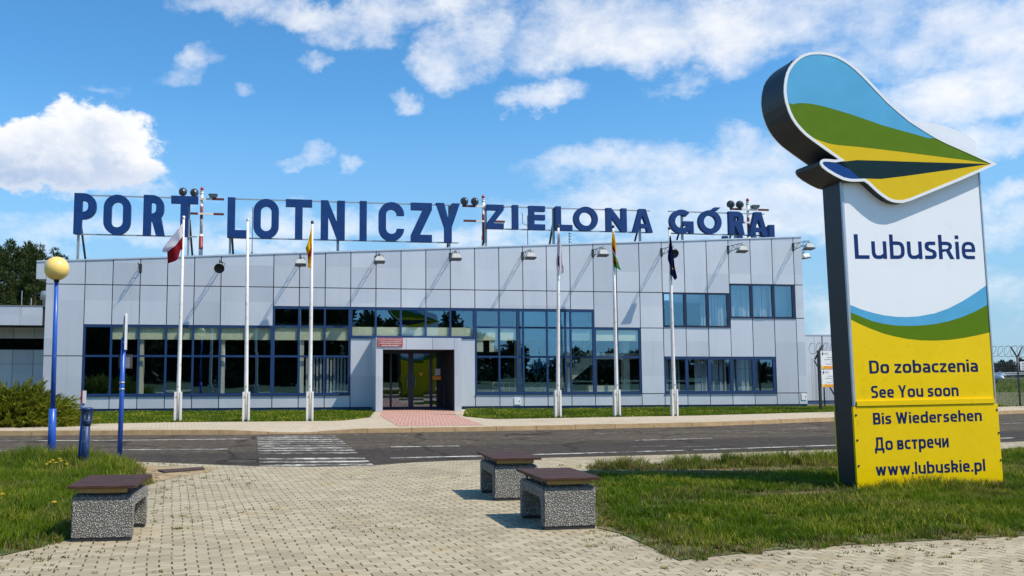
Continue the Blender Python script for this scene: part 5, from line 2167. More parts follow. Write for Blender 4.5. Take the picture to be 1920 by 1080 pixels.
ps = G(224, 863)
SPST = empty("bus_stop_post", ps, 0, "slim blue post with an edge-on sign plate and a rusty notice frame", "sign post")
t1 = AT(232, 633, ps.y) - ps
t2 = AT(234.5, 592, ps.y) - ps
b = MB()
b.tube([(0, 0, -.05), t1], [.046, .044], 14)
b.build("post", MT['blue'], SPST)
b = MB()
b.tube([t1, t2], [.026, .024], 10)
b.build("post_top", MT['steel'], SPST)
a0, a1 = AT(236, 588, ps.y) - ps, AT(238.5, 656, ps.y) - ps
M_ = Matrix.Translation((a0.x + .02, -.02, 0)) @ Matrix.Rotation(R(105), 4, 'Z')
b = MB()
b.box(-.22, .26, -.012, .012, a1.z, a0.z, M=M_, bevel=.004)
b.build("sign_plate", [MT['white']], SPST)
for zz in (a1.z + .15, a0.z - .12):
    b = MB()
    b.box(-.03, .03, .013, .05, zz - .02, zz + .02, M=M_)
    b.build("clamp", MT['steel'], SPST)
n0, n1 = AT(221, 664.5, ps.y) - ps, AT(245, 691, ps.y) - ps
b = MB()
fx0, fx1, fz0, fz1 = n0.x, n1.x, n1.z, n0.z
for (q0, q1, w0, w1) in ((fx0, fx1, fz1 - .014, fz1), (fx0, fx1, fz0, fz0 + .014), (fx0, fx0 + .014, fz0 + .0145, fz1 - .0145), (fx1 - .014, fx1, fz0 + .0145, fz1 - .0145)):
    b.box(q0, q1, .05, .085, w0, w1)
nf = b.build("notice_frame", mat("rusty frame", (0.10, 0.05, 0.035), 0.7, var=.3), SPST)
b = MB()
b.box(fx0 + .0145, fx1 - .0145, .062, .070, fz0 + .0145, fz1 - .0145)
b.build("notice_backing", mat("dull grey sheet", (0.20, 0.21, 0.215), 0.5), nf)
for zz in (.35, .62):
    z = t1.z * (.50 + zz * .2)
    b = MB()
    b.tube([(t1.x * .55, 0, z), (t1.x * .55, 0, z + .03)], .052, 12)
    b.build("clamp", MT['steel'], SPST)

pv = G(157.5, 880)
tv = AT(164, 764, pv.y) - pv
VP_ = empty("vent_pipe", pv, 0, "short thick blue vent pipe with a slotted head in the left lawn", "vent pipe")
b = MB()
rv = 10.2 / FPX * pv.y
b.tube([(0, 0, -.05), tv * .76], [rv * .70, rv * .68], 18)
b.build("pipe", MT['blue2'], VP_)
b = MB()
hz0 = tv.z
b.lathe([(rv * .68, hz0 * .70), (rv * .80, hz0 * .745), (rv * 1.0, hz0 * .785), (rv * 1.02, hz0 * .80), (rv * .98, hz0 * .80), (rv * .98, hz0 * .96), (rv * 1.06, hz0 * .965), (rv * 1.06, hz0 * .985), (rv * .8, hz0), (0, hz0)], 20, M=Matrix.Translation((tv.x * .86, tv.y * .86, 0)))
head = b.build("vent_head", MT['blue2'], VP_)
for k in range(8):
    a = R(45 * k - 112)
    M_ = Matrix.Translation((tv.x * .86, tv.y * .86, hz0 * .88)) @ Matrix.Rotation(a, 4, 'Z')
    b = MB()
    b.box(rv * .93, rv * 1.0, -rv * .16, rv * .16, -.075, .06, M=M_)
    b.build("vent_slot", MT['black'], head)

pt = G(147, 878)
tt = AT(157.5, 735, pt.y) - pt
TP = empty("marker_post", pt, 0, "thin leaning blue post with a white and red marker plate", "marker post")
b = MB()
b.tube([(0, 0, -.05), tt], [.026, .024], 10)
b.build("post", MT['blue'], TP)
w0 = AT(156, 756, pt.y) - pt
w1 = AT(163, 732.5, pt.y) - pt
b = MB()
b.box(w0.x, w1.x, -.035, -.026, w0.z, w1.z)
b.box(w0.x - .016, w0.x - .001, -.040, -.01, w0.z, w1.z, mi=1)
b.build("marker_plate", [MT['white'], MT['redmark']], TP)

# drain cover in the broken corner of the paving
pa, pc, pd_, pe = G(296, 884.5), G(378, 879.5), G(384, 882.5), G(308, 888.5)
b = MB()
cxm = (pa + pc + pd_ + pe) / 4
vs = [Vector((p.x - cxm.x, p.y - cxm.y, 0)) for p in (pa, pc, pd_, pe)]
A = [b.bm.verts.new(v + Vector((0, 0, -.01))) for v in vs]
B = [b.bm.verts.new(v + Vector((0, 0, .012))) for v in vs]
b.bm.faces.new(A); b.bm.faces.new(B)
for i in range(4):
    b.bm.faces.new((A[i], A[(i + 1) % 4], B[(i + 1) % 4], B[i]))
o = b.build("drain_cover", MT['drain'])
o.location = (cxm.x, cxm.y, .025)
tag(o, "rusty brown drain cover in the sandy corner between lawn and crossing", "drain cover")

# ------------------------------------------------------------------ fence with razor wire, boards, gliders
FY0 = FW(29.6, -0.6, 0)


def fence(name, P0, P1, label, post_at, sign=None, H=2.05):
    root = empty(name, P0, 0, label, "fence")
    D = (P1 - P0)
    Ln = D.length
    root.rotation_euler = (0, 0, math.atan2(D.y, D.x))
    b = MB()
    step = .075
    w = .0028
    for k in range(int(Ln / step) + 1):
        x = min(Ln, k * step)
        b.box(x - w, x + w, -w, w, .05, H)
    for k in range(int((H - .05) / step) + 1):
        z = .05 + k * step
        b.box(0, Ln, w + .0005, 3 * w, z - w, z + w)
    b.build("wire_mesh", MT['mesh'], root)
    b = MB()
    r = .24
    nturn = int(Ln / .34)
    pts = []
    rr_ = random.Random(3)
    for k in range(nturn * 14 + 1):
        a = 2 * math.pi * k / 14
        x = Ln * k / (nturn * 14)
        rad = r * (1 + .08 * math.sin(x * 2.3))
        pts.append((x + .10 * math.cos(a), rad * math.sin(a) * .9, H + .42 + rad * math.cos(a)))
    b.tube(pts, .0075, 4, caps=False)
    for zz in (H + .2, H + .62):
        b.tube([(0, 0, zz), (Ln, 0, zz)], .005, 4)
    b.build("razor_wire", MT['dark'], root)
    for x in post_at:
        b = MB()
        b.tube([(x, .06, -.1), (x, .06, H + .18)], .04, 8)
        b.tube([(x, .06, H + .15), (x - .30, .06, H + .62)], .03, 8)
        b.tube([(x, .06, H + .15), (x + .30, .06, H + .62)], .03, 8)
        b.build("fence_post", MT['dark'], root)
    return root


fa = FW(29.75, -0.2, GZ)
fb = FW(33.2, -0.4, GZ)
F1 = fence("security_fence", fa, fb, "wire mesh security fence with razor wire at the corner of the terminal", [3.3])
b = MB()
q0, q1 = AT(1513, 680, fa.y) - fa, AT(1553, 760, fa.y) - fa
b.tube([(.12, -.05, 1.95), (1.15, -.25, .05)], .03, 8)
b.build("brace", MT['dark'], F1)
b = MB()
b.tube([(.18, -.02, 2.0), (.40, -.28, 2.62)], [.035, .045], 8)
b.build("wire_arm", MT['dark'], F1)
b = MB()
b.tube([(.62, .05, 0), (.62, .05, 3.0)], .028, 8)
b.build("tall_post", MT['dark'], F1)
ya = 37.5
fc, fd = AT(1790, 758, ya), AT(2080, 755, ya + 1.5)
fc.z = fd.z = 0.0
xs_post = (AT(1918, 700, ya + .5).x - fc.x)
F2 = fence("security_fence", fc, fd, "wire mesh security fence with razor wire beside the airfield, past the tall sign", [xs_post, .9])
wp = AT(1908.5, 678, ya + .3)
wq = AT(1940, 694.5, ya + .3)
WS = empty("warning_board", Vector((wp.x, wp.y - .12, 0)), 0, "small white notice board with black writing on the airfield fence", "sign")
b = MB()
b.box(0, wq.x - wp.x, -.012, 0, wq.z, wp.z, bevel=.004)
b.build("board", MT['white'], WS)
for k, (tx, wf) in enumerate((("TEREN", .6), ("LOTNISKA", .85), ("ZAKAZ", .55))):
    Wd = wq.x - wp.x
    text_part("board_text", tx, (Wd * .08, wp.z - (wp.z - wq.z) * (.34 + .27 * k)), -.0125, MT['black'], WS, width=Wd * wf, height=(wp.z - wq.z) * .17, bold=.03)

pi = G(1540, 769.5, GZ)
IB = empty("information_board", pi, ANG, "two white and orange information panels on a grey post by the fence", "sign")
Yb = pi.y
loc = lambda px, py: AT(px, py, Yb) - pi
b = MB()
b.box(-.045, .045, 0, .06, -.1, loc(1534, 657).z)
b.build("post", MT['signdark'], IB)
b = MB()
bx1 = .02 + 1.05
b.box(bx1, bx1 + .07, 0, .06, -.1, loc(1534, 659).z)
b.build("post", MT['signdark'], IB)
x0 = .05
for (ya_, yb_) in ((658.5, 692), (693.5, 726)):
    z1, z0 = loc(1545, ya_).z, loc(1545, yb_).z
    b = MB()
    b.box(x0, bx1 - .004, -.03, -.005, z0, z1, bevel=.004)
    pn = b.build("panel", MT['white'], IB)
    b = MB()
    hb_ = (z1 - z0) * .17
    b.box(x0 + .004, x0 + .10, -.034, -.0305, z0 + .006, z0 + hb_, mi=1)
    b.box(x0 + .1005, bx1 - .008, -.034, -.0305, z0 + .006, z0 + hb_, mi=0)
    b.build("colour_stripe", [MT['orange'], MT['brightyellow']], pn)
    b = MB()
    b.box(x0 + .06, x0 + .11, -.034, -.0305, z1 - .15, z1 - .05, mi=1)
    b.box(x0 + .15, x0 + .30, -.034, -.0305, z1 - .08, z1 - .065)
    b.box(x0 + .15, x0 + .34, -.034, -.0305, z1 - .12, z1 - .105)
    for k, (a_, c_) in enumerate(((.25, .75), (.15, .55), (.4, .9), (.2, .5))):
        zz = z1 - .24 - .085 * k
        b.box(x0 + a_, x0 + c_, -.034, -.0305, zz - .010, zz + .010)
    b.build("print", [MT['greytext'], MT['text']], pn)


# gliders parked on the airfield
def glider(loc, rz, label, sp=7.5):
    root = empty("glider", loc, rz, label, "glider", "white gliders parked on the airfield")
    b = MB()
    b.tube([(-2.2, 0, .62), (-2.0, 0, .64), (-1.4, 0, .70), (-.6, 0, .74), (.3, 0, .74), (1.2, 0, .70), (2.6, 0, .68), (4.4, 0, .72)], [.02, .16, .30, .36, .33, .2, .11, .07], 14)
    b.build("fuselage", MT['glider'], root)
    b = MB()
    b.tube([(-1.7, 0, .86), (-1.2, 0, .98), (-.6, 0, 1.05), (-.1, 0, 1.02)], [.10, .20, .20, .06], 12)
    b.build("canopy", MT['doorglass'], root)
    for sg in (-1, 1):
        b = MB()
        pts = [(-.35, 0), (.55, 0), (.30, sp), (-.10, sp)]
        A = [b.bm.verts.new((p[0], sg * (p[1] + .25), .92 + .035 * p[1])) for p in pts]
        B = [b.bm.verts.new((p[0], sg * (p[1] + .25), .92 + .035 * p[1] + (.14 if i < 2 else .05))) for i, p in enumerate(pts)]
        b.bm.faces.new(A); b.bm.faces.new(B)
        for i in range(4):
            b.bm.faces.new((A[i], A[(i + 1) % 4], B[(i + 1) % 4], B[i]))
        b.build("wing", MT['glider'], root)
    b = MB()
    b.box(4.1, 4.6, -.03, .03, .70, 1.7)
    b.build("fin", MT['glider'], root)
    b = MB()
    b.box(4.15, 4.6, -1.3, 1.3, 1.71, 1.76)
    b.build("tailplane", MT['glider'], root)
    b = MB()
    b.lathe([(.0, -.05), (.17, -.05), (.19, 0), (.17, .05), (0, .05)], 14, M=Matrix.Translation((-.2, 0, .19)) @ Matrix.Rotation(R(90), 4, 'X'))
    b.build("wheel", MT['black'], root)
    return root


g1 = AT(1872, 711, 135); g1.z = 0
g2 = AT(1868, 719, 100); g2.z = 0
glider(g1, R(80), "white glider parked farther out on the airfield beyond the fence")
glider(g2, R(75), "white glider parked closer to the fence on the airfield")

# ------------------------------------------------------------------ vegetation
RNG = np.random.default_rng(11)


def inpoly(px, py, poly):
    c = np.zeros(len(px), bool)
    n = len(poly)
    j = n - 1
    for i in range(n):
        xi, yi = poly[i]
        xj, yj = poly[j]
        k = ((yi > py) != (yj > py)) & (px < (xj - xi) * (py - yi) / (yj - yi + 1e-12) + xi)
        c ^= k
        j = i
    return c


def vnoise(x, y, s, seed=0):
    """smooth value noise in numpy"""
    x = x / s + 100.3 + seed * 17.1
    y = y / s + 57.7 + seed * 9.7
    xi, yi = np.floor(x).astype(int), np.floor(y).astype(int)
    fx, fy = x - xi, y - yi
    fx = fx * fx * (3 - 2 * fx)
    fy = fy * fy * (3 - 2 * fy)

    def h(a, b):
        q = np.sin(a * 127.1 + b * 311.7 + seed * 74.7) * 43758.5453
        return q - np.floor(q)
    return (h(xi, yi) * (1 - fx) + h(xi + 1, yi) * fx) * (1 - fy) + (h(xi, yi + 1) * (1 - fx) + h(xi + 1, yi + 1) * fx) * fy


def mesh_np(name, verts, faces_flat, loop_tot, m, cols=None, parent=None):
    me = bpy.data.meshes.new(name)
    me.vertices.add(len(verts))
    me.vertices.foreach_set('co', verts.astype(np.float32).ravel())
    me.loops.add(len(faces_flat))
    me.loops.foreach_set('vertex_index', faces_flat.astype(np.int32))
    me.polygons.add(len(loop_tot))
    st = np.concatenate(([0], np.cumsum(loop_tot)[:-1])).astype(np.int32)
    me.polygons.foreach_set('loop_start', st)
    me.update(calc_edges=True)
    me.validate()
    if cols is not None:
        at = me.color_attributes.new("tint", 'FLOAT_COLOR', 'POINT')
        at.data.foreach_set('color', np.concatenate([cols, np.ones((len(cols), 1))], 1).astype(np.float32).ravel())
    return link_mesh(name, me, m, parent)


def blades(P, h, w, lean, colb, colt):
    """one blade of five vertices per point"""
    n = len(P)
    a = RNG.uniform(0, 2 * np.pi, n)
    side = np.stack([np.cos(a), np.sin(a), np.zeros(n)], 1)
    b = RNG.uniform(0, 2 * np.pi, n)
    ld = np.stack([np.cos(b), np.sin(b), np.zeros(n)], 1) * (lean * h)[:, None]
    up = np.array([0, 0, 1.0])
    m = P + up * (h * .55)[:, None] + ld * .3
    t = P + up * h[:, None] + ld
    V = np.stack([P - side * w[:, None], P + side * w[:, None], m + side * (w * .75)[:, None], m - side * (w * .75)[:, None], t], 1).reshape(-1, 3)
    base = np.arange(n)[:, None] * 5
    F = np.concatenate([base + np.array([0, 1, 2, 3]), base + np.array([3, 2, 4])], 1).ravel()
    tot = np.tile([4, 3], n)
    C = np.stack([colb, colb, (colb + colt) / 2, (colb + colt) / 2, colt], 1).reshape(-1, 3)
    return V, F, tot, C


def blade_colour(x, y, dry):
    n = len(x)
    k = vnoise(x, y, .8, 1) * .45 + vnoise(x, y, .25, 2) * .3 + RNG.uniform(0, .45, n)
    k = np.clip(k - .15, 0, 1)[:, None]
    g1, g2 = np.array([.050, .115, .003]), np.array([.220, .290, .008])
    c = g1 * (1 - k) + g2 * k
    yl = (vnoise(x, y, .6, 5) > .55) & (RNG.uniform(0, 1, n) < .30)
    c[yl] = np.array([.50, .47, .05]) * RNG.uniform(.7, 1.1, yl.sum())[:, None]
    dr = RNG.uniform(0, 1, n) < dry
    c[dr] = np.array([.36, .26, .10]) * RNG.uniform(.6, 1.1, dr.sum())[:, None]
    return c


def lawn(name, poly, dens, hfun, dryfun, keep, z, w=(.0032, .0070)):
    xs, ys = [p[0] for p in poly], [p[1] for p in poly]
    A = (max(xs) - min(xs)) * (max(ys) - min(ys))
    n = int(A * dens)
    x, y = RNG.uniform(min(xs), max(xs), n), RNG.uniform(min(ys), max(ys), n)
    k = inpoly(x, y, poly)
    x, y = x[k], y[k]
    kp = RNG.uniform(0, 1, len(x)) < keep(x, y)
    x, y = x[kp], y[kp]
    n = len(x)
    h = hfun(x, y) * RNG.uniform(.5, 1.25, n)
    if z < .05:                      # ragged border
        x, y = x + (vnoise(x, y, .16, 21) - .5) * .30, y + (vnoise(x, y, .16, 22) - .5) * .30
    wd = RNG.uniform(w[0], w[1], n)
    ct = blade_colour(x, y, dryfun(x, y))
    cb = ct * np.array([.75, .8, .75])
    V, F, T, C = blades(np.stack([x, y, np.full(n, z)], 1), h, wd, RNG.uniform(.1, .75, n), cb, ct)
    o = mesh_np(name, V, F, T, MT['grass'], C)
    o['kind'] = 'stuff'
    return o


def pxpoly(pts, z=0.0):
    return [(G(*p, z).x, G(*p, z).y) for p in pts]


left_px = [(-500, 1125), (0, 1045), (60, 1031), (128, 1011), (150, 985), (215, 955), (258, 925), (286, 905), (262, 884), (252, 873), (180, 865), (90, 861.5), (0, 859.5), (-500, 848)]
right_px = [(1105, 946), (1121, 992), (1163, 1002), (1219, 1027), (1273, 1053), (1330, 1046), (1441, 1034), (1600, 1023), (1920, 1006), (2500, 975), (2500, 822), (2200, 836), (1885, 846), (1730, 857), (1575, 863), (1400, 869), (1250, 873), (1110, 878), (1093, 888)]
LP_, RP_ = pxpoly(left_px), pxpoly(right_px)
sheet("left_lawn_soil", LP_, 0.014, MT['soil'])
sheet("right_lawn_soil", RP_, 0.014, MT['soil'])
sheet("bare_sandy_soil", pxpoly([(250, 872.5), (330, 876), (404, 877.5), (392, 886), (345, 893), (300, 903), (262, 905)]), 0.010, MT['sand'])


sheet("dry_grass_patch", pxpoly([(1112, 886), (1150, 883), (1220, 883.5), (1300, 882.5), (1400, 879.5), (1500, 876.5), (1578, 876), (1578, 882), (1500, 884.5), (1400, 887), (1290, 891), (1200, 891), (1130, 890)]), 0.019, MT['straw'])
sheet("dry_grass_patch", pxpoly([(1408, 931), (1440, 928), (1500, 926), (1560, 923), (1570, 926), (1500, 932), (1440, 935)]), 0.019, MT['straw'])


def edge_dist(x, y, poly):
    d = np.full(len(x), 1e9)
    n = len(poly)
    for i in range(n):
        ax, ay = poly[i]
        bx, by = poly[(i + 1) % n]
        L2 = (bx - ax) ** 2 + (by - ay) ** 2
        t = np.clip(((x - ax) * (bx - ax) + (y - ay) * (by - ay)) / L2, 0, 1)
        d = np.minimum(d, np.hypot(x - ax - t * (bx - ax), y - ay - t * (by - ay)))
    return d


def blot(x, y, pts, r):
    """closeness to a line of photographed points (dry streaks)"""
    P = [G(*p) for p in pts]
    d = np.full(len(x), 1e9)
    for a, c in zip(P, P[1:]):
        L2 = (c.x - a.x) ** 2 + (c.y - a.y) ** 2
        t = np.clip(((x - a.x) * (c.x - a.x) + (y - a.y) * (c.y - a.y)) / L2, 0, 1)
        d = np.minimum(d, np.hypot(x - a.x - t * (c.x - a.x), y - a.y - t * (c.y - a.y)))
    return np.clip(1 - d / r, 0, 1)


STREAK = [(1125, 887), (1200, 887), (1290, 887), (1400, 883.5), (1500, 880.5), (1575, 880)]
STREAK2 = [(1418, 931), (1500, 929), (1560, 925)]
FRINGE = [(1110, 880), (1250, 875), (1400, 871), (1575, 866)]


def r_dry(x, y):
    return np.clip(.03 + .9 * blot(x, y, STREAK, .75) + .9 * blot(x, y, STREAK2, .40) + .35 * (edge_dist(x, y, RP_) < .22) + .25 * (vnoise(x, y, .7, 8) > .72), 0, .95)


def r_h(x, y):
    h = .060 + .055 * vnoise(x, y, .5, 3)
    h = h + .20 * blot(x, y, FRINGE, .9) * (vnoise(x, y, .35, 4) > .35)
    h = h * (1 - .55 * np.clip(blot(x, y, STREAK, .8) + blot(x, y, STREAK2, .5), 0, 1))
    sb = np.clip(1 - np.hypot((x - SB.x - 1.0) / 1.5, (y - SB.y - .0) / .45), 0, 1)
    h = h + .16 * sb
    e = edge_dist(x, y, RP_)
    return h * np.clip(.35 + e * 2.2, .35, 1)


def r_keep(x, y):
    near = np.clip(1.35 - (y - 8.0) / 16.0, .35, 1)
    k = near * (1 - .80 * np.clip(blot(x, y, STREAK, .55) * 1.6, 0, 1)) * (1 - .8 * np.clip(blot(x, y, STREAK2, .3) * 1.6, 0, 1))
    return k * np.where(x > 13, .3, 1) * np.where((vnoise(x, y, .6, 7) < .24), .35, 1)


lawn("right_lawn_grass", RP_, 3300, r_h, r_dry, r_keep, .012)


def l_h(x, y):
    e = edge_dist(x, y, LP_)
    h = .085 + .09 * vnoise(x, y, .6, 3) + .10 * (y > 14.5) * vnoise(x, y, .4, 6)
    tuft = np.zeros(len(x))
    for (px, py, r) in ((226, 866, .7), (255, 882, .5), (150, 872, .5), (60, 872, .8), (275, 900, .3)):
        c = G(px, py)
        tuft = np.maximum(tuft, np.clip(1 - np.hypot(x - c.x, (y - c.y)) / r, 0, 1))
    return (h + .16 * tuft) * np.clip(.35 + e * 2.5, .35, 1)


def l_dry(x, y):
    return np.clip(.05 + .35 * (edge_dist(x, y, LP_) < .2) + .18 * (vnoise(x, y, .8, 9) > .68), 0, .9)


lawn("left_lawn_grass", LP_, 3200, l_h, l_dry, lambda x, y: np.clip(1.35 - (y - 8.0) / 16.0, .35, 1) * np.where(x < -12, .3, 1) * np.where(vnoise(x, y, .5, 7) < .22, .4, 1), .012)
# lawn strip along the terminal
stp = [(p.x, p.y) for p in bl if -26 < p.x < 40]
ins = [FW(s, .06) for s in (34, 29.3, 14.6)]
ins2 = [FW(s, .06) for s in (10.9, 5, 0, -9)]
left_strip = [(x, y) for x, y in stp if x < G(694, 781, GZ).x + .05] + [(p.x, p.y) for p in ins2]
right_strip = [(x, y) for x, y in stp if x > G(868, 781, GZ).x - .05] + [(p.x, p.y) for p in ins]
for nm, pp in (("terminal_grass", left_strip), ("terminal_grass", right_strip)):
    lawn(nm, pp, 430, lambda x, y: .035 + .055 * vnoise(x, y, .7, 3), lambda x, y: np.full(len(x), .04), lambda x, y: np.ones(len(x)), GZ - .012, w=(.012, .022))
# airfield grass beyond the fence: coarse tufts
ff = [(p.x, p.y) for p in (G(1790, 774), G(2150, 768), G(2150, 712), G(1790, 712))]
lawn("airfield_grass", ff, 22, lambda x, y: np.full(len(x), .16), lambda x, y: .1 + .2 * vnoise(x, y, 6, 2), lambda x, y: np.ones(len(x)), -.03, w=(.05, .10))

# small weeds growing in the joints of the square
n = 4200
x, y = RNG.uniform(-6, 9, n), RNG.uniform(7.2, 16.5, n)
k = ~inpoly(x, y, LP_) & ~inpoly(x, y, RP_) & inpoly(x, y, [(p.x, p.y) for p in NEAR] + [(-30, 0), (60, 0)])
lik = vnoise(x, y, 1.1, 12) * .7 + .7 * np.clip(1 - edge_dist(x, y, RP_) / 1.2, 0, 1) + .55 * np.clip(1 - edge_dist(x, y, LP_) / 1.6, 0, 1) + .5 * blot(x, y, [(640, 900), (760, 893), (890, 897)], .6)
k &= lik > RNG.uniform(.45, 1.45, n)
x, y = x[k], y[k]
# settle each tuft on a course joint
cs, sn = math.cos(PAVE_ANG), math.sin(PAVE_ANG)
u, v = x * cs + y * sn, -x * sn + y * cs
v = np.round(v / .103) * .103
x, y = u * cs - v * sn, u * sn + v * cs
rep = 9
X = np.repeat(x, rep) + RNG.normal(0, .030, len(x) * rep)
Y = np.repeat(y, rep) + RNG.normal(0, .012, len(x) * rep)
N = len(X)
ct = blade_colour(X, Y, np.full(N, .35)) * .8
V, F, T, C = blades(np.stack([X, Y, np.full(N, .004)], 1), RNG.uniform(.008, .035, N), RNG.uniform(.004, .008, N), RNG.uniform(.3, 1.4, N), ct * .8, ct)
o = mesh_np("paving_weeds", V, F, T, MT['grass'], C)
o['kind'] = 'stuff'

# dandelions
def make_dandelion():
    root = empty("dandelion", (0, 0, 0), 0)
    b = MB()
    b.tube([(0, 0, 0), (.006, 0, .09), (.0, .004, .17)], .003, 5)
    b.build("stem", MT['stemgreen'], root)
    b = MB()
    rr_ = random.Random(2)
    for k in range(34):
        a = 2 * math.pi * k / 34
        r = (.012, .020, .026)[k % 3]
        z = (.186, .180, .174)[k % 3]
        c, s_ = math.cos(a), math.sin(a)
        q = Vector((-s_, c, 0)) * .0035
        p = Vector((c * r, s_ * r, z))
        b.bm.faces.new([b.bm.verts.new(vv) for vv in (Vector((0, 0, .170)), p - q, p * 1.0 + Vector((c * .004, s_ * .004, 0)), p + q)])
    b.lathe([(.004, .162), (.012, .170), (.011, .178), (0, .182)], 10)
    b.build("flower_head", MT['petal'], root, norm=False)
    return root


d0 = make_dandelion()
dsp = [(93, 888, 1.0), (98.5, 886, 1.1), (104, 889, 1.0), (110.5, 885.5, 1.2), (113.5, 887.5, 1.1), (124, 892, 1.0), (100, 972, 1.0), (108, 868.5, 1.2), (3, 955, 1.0), (86, 890, .9)]
for k, (px, py, s) in enumerate(dsp):
    o = d0 if k == 0 else copy_tree(d0)
    p = G(px, py)
    o.location = (p.x, p.y, .012)
    o.rotation_euler = (0, 0, k * 1.3)
    o.scale = (s * 1.15, s * 1.15, s)
    tag(o, "small yellow dandelion flowering in the long grass of the lawn", "flower", "dandelions in the lawn")


# leaf clouds
def clump_quads(centres, radii, per, size, aspect=.35, upness=0.0, flat=.8):
    """quads spread through ellipsoidal clumps"""
    C = np.repeat(centres, per, 0)
    Rr = np.repeat(radii, per)
    n = len(C)
    d = RNG.normal(0, 1, (n, 3))
    d /= np.linalg.norm(d, axis=1)[:, None] + 1e-9
    rad = Rr * RNG.uniform(.25, 1, n) ** .5
    P = C + d * rad[:, None] * np.array([1, 1, flat])
    ax = d + RNG.normal(0, .6, (n, 3)) + np.array([0, 0, upness])
    ax /= np.linalg.norm(ax, axis=1)[:, None] + 1e-9
    o = np.cross(ax, RNG.normal(0, 1, (n, 3)))
    o /= np.linalg.norm(o, axis=1)[:, None] + 1e-9
    L = size * RNG.uniform(.6, 1.3, n)
    W = L * aspect
    A = P - o * (W / 2)[:, None]
    B = P + o * (W / 2)[:, None]
    T = P + ax * L[:, None]
    V = np.stack([A, B, T + o * (W * .25)[:, None], T - o * (W * .25)[:, None]], 1).reshape(-1, 3)
    return V


def quads_obj(name, V, m, parent=None):
    nq = len(V) // 4
    return mesh_np(name, V, np.arange(len(V)), np.full(nq, 4), m, None, parent)


def make_pine(h, rw, seed, thin=False):
    rs = random.Random(seed)
    root = empty("pine_tree", (0, 0, 0), 0)
    b = MB()
    pts = [Vector((0, 0, -.2))]
    for k in range(1, 8):
        pts.append(Vector((rs.uniform(-.12, .12), rs.uniform(-.12, .12), h * k / 7.3)))
    b.tube(pts, [.20 * (1 - k / 8.6) + .015 for k in range(8)], 9)
    cen, rad = [], []
    nl = 34 if not thin else 20
    for k in range(nl):
        f = .18 + .80 * (k + rs.random() * .6) / nl
        R_ = rw * min(1.0, max(.06, (1.04 - f) * 1.75)) * min(1, .55 + f) * rs.uniform(.6, 1.12)
        if thin:
            R_ *= (.9 if k % 2 else .55)
        a = k * 2.399 + rs.uniform(-.5, .5)
        z = h * f
        p0 = Vector((0, 0, z - .3))
        p1 = Vector((math.cos(a) * R_, math.sin(a) * R_, z + R_ * rs.uniform(.05, .45)))
        b.tube([p0, p0.lerp(p1, .5) + Vector((0, 0, -.05)), p1], [.05, .035, .015], 5)
        for t in ((.55, .8, 1.0) if R_ > .9 else (.75, 1.0)):
            cc = p0.lerp(p1, t)
            cen.append((cc.x + rs.uniform(-.15, .15), cc.y + rs.uniform(-.15, .15), cc.z + rs.uniform(-.1, .2)))
            rad.append(rs.uniform(.32, .60) * (1.0 if not thin else .8))
    cen.append((0, 0, h - .1)); rad.append(.35)
    cen.append((.1, 0, h * .95)); rad.append(.4)
    b.build("trunk", MT['bark'], root)
    V = clump_quads(np.array(cen), np.array(rad), 85, .24, .28, .5, .7)
    quads_obj("crown", V, MT['needles'], root)
    return root


protos = {}
pine_specs = [  # top pixel, distance, kind
    (-75, 470, 74, 0), (-30, 462, 76, 1), (-2, 466, 70, 2), (21, 453, 75, 0), (37, 468, 70, 1), (52, 457, 78, 2), (61, 461, 73, 3), (76, 463, 80, 4), (67, 480, 69, 0), (103, 469, 77, 4), (92, 486, 72, 3),
    (119, 483, 82, 4), (8, 478, 67, 1)]
kinds = [(13.0, 2.4, 3), (12.5, 2.2, 7), (12.8, 2.0, 12), (12.6, 1.8, 21), (12.6, 1.6, 33)]
pine_labels = ["broad pine in the dense wood left of the terminal, cut by the photo's left border", "pine at the very border of the photo in the wood left of the terminal",
               "full crowned pine standing above the low wing's outer end", "tallest pointed pine of the wood above the low wing", "dense pine just behind the tallest one's flank",
               "tall pine in the middle of the wood with a forked top", "pine directly above the roof vent's side of the wood", "sparse pine with open tufts showing the sky",
               "shorter dense pine in front of the sparse pines", "sparse pine top just above the street lamp globe", "pine low beside the terminal's overhanging parapet",
               "thin pine top peeping over the parapet beside the lamp globe", "shorter pine in front of the tallest pine"]
for k, (px, py, Y, kd) in enumerate(pine_specs):
    h, rw, seed = kinds[kd]
    if kd not in protos:
        protos[kd] = make_pine(h, rw, seed, thin=(kd == 4))
        o = protos[kd]
    else:
        o = copy_tree(protos[kd])
    tpz = AT(px, py, Y)
    sc = tpz.z / h
    o.location = (tpz.x, Y, 0)
    o.scale = (sc, sc, sc)
    o.rotation_euler = (0, 0, k * 1.9)
    tag(o, pine_labels[k], "pine tree", "pines of the wood left of the terminal")


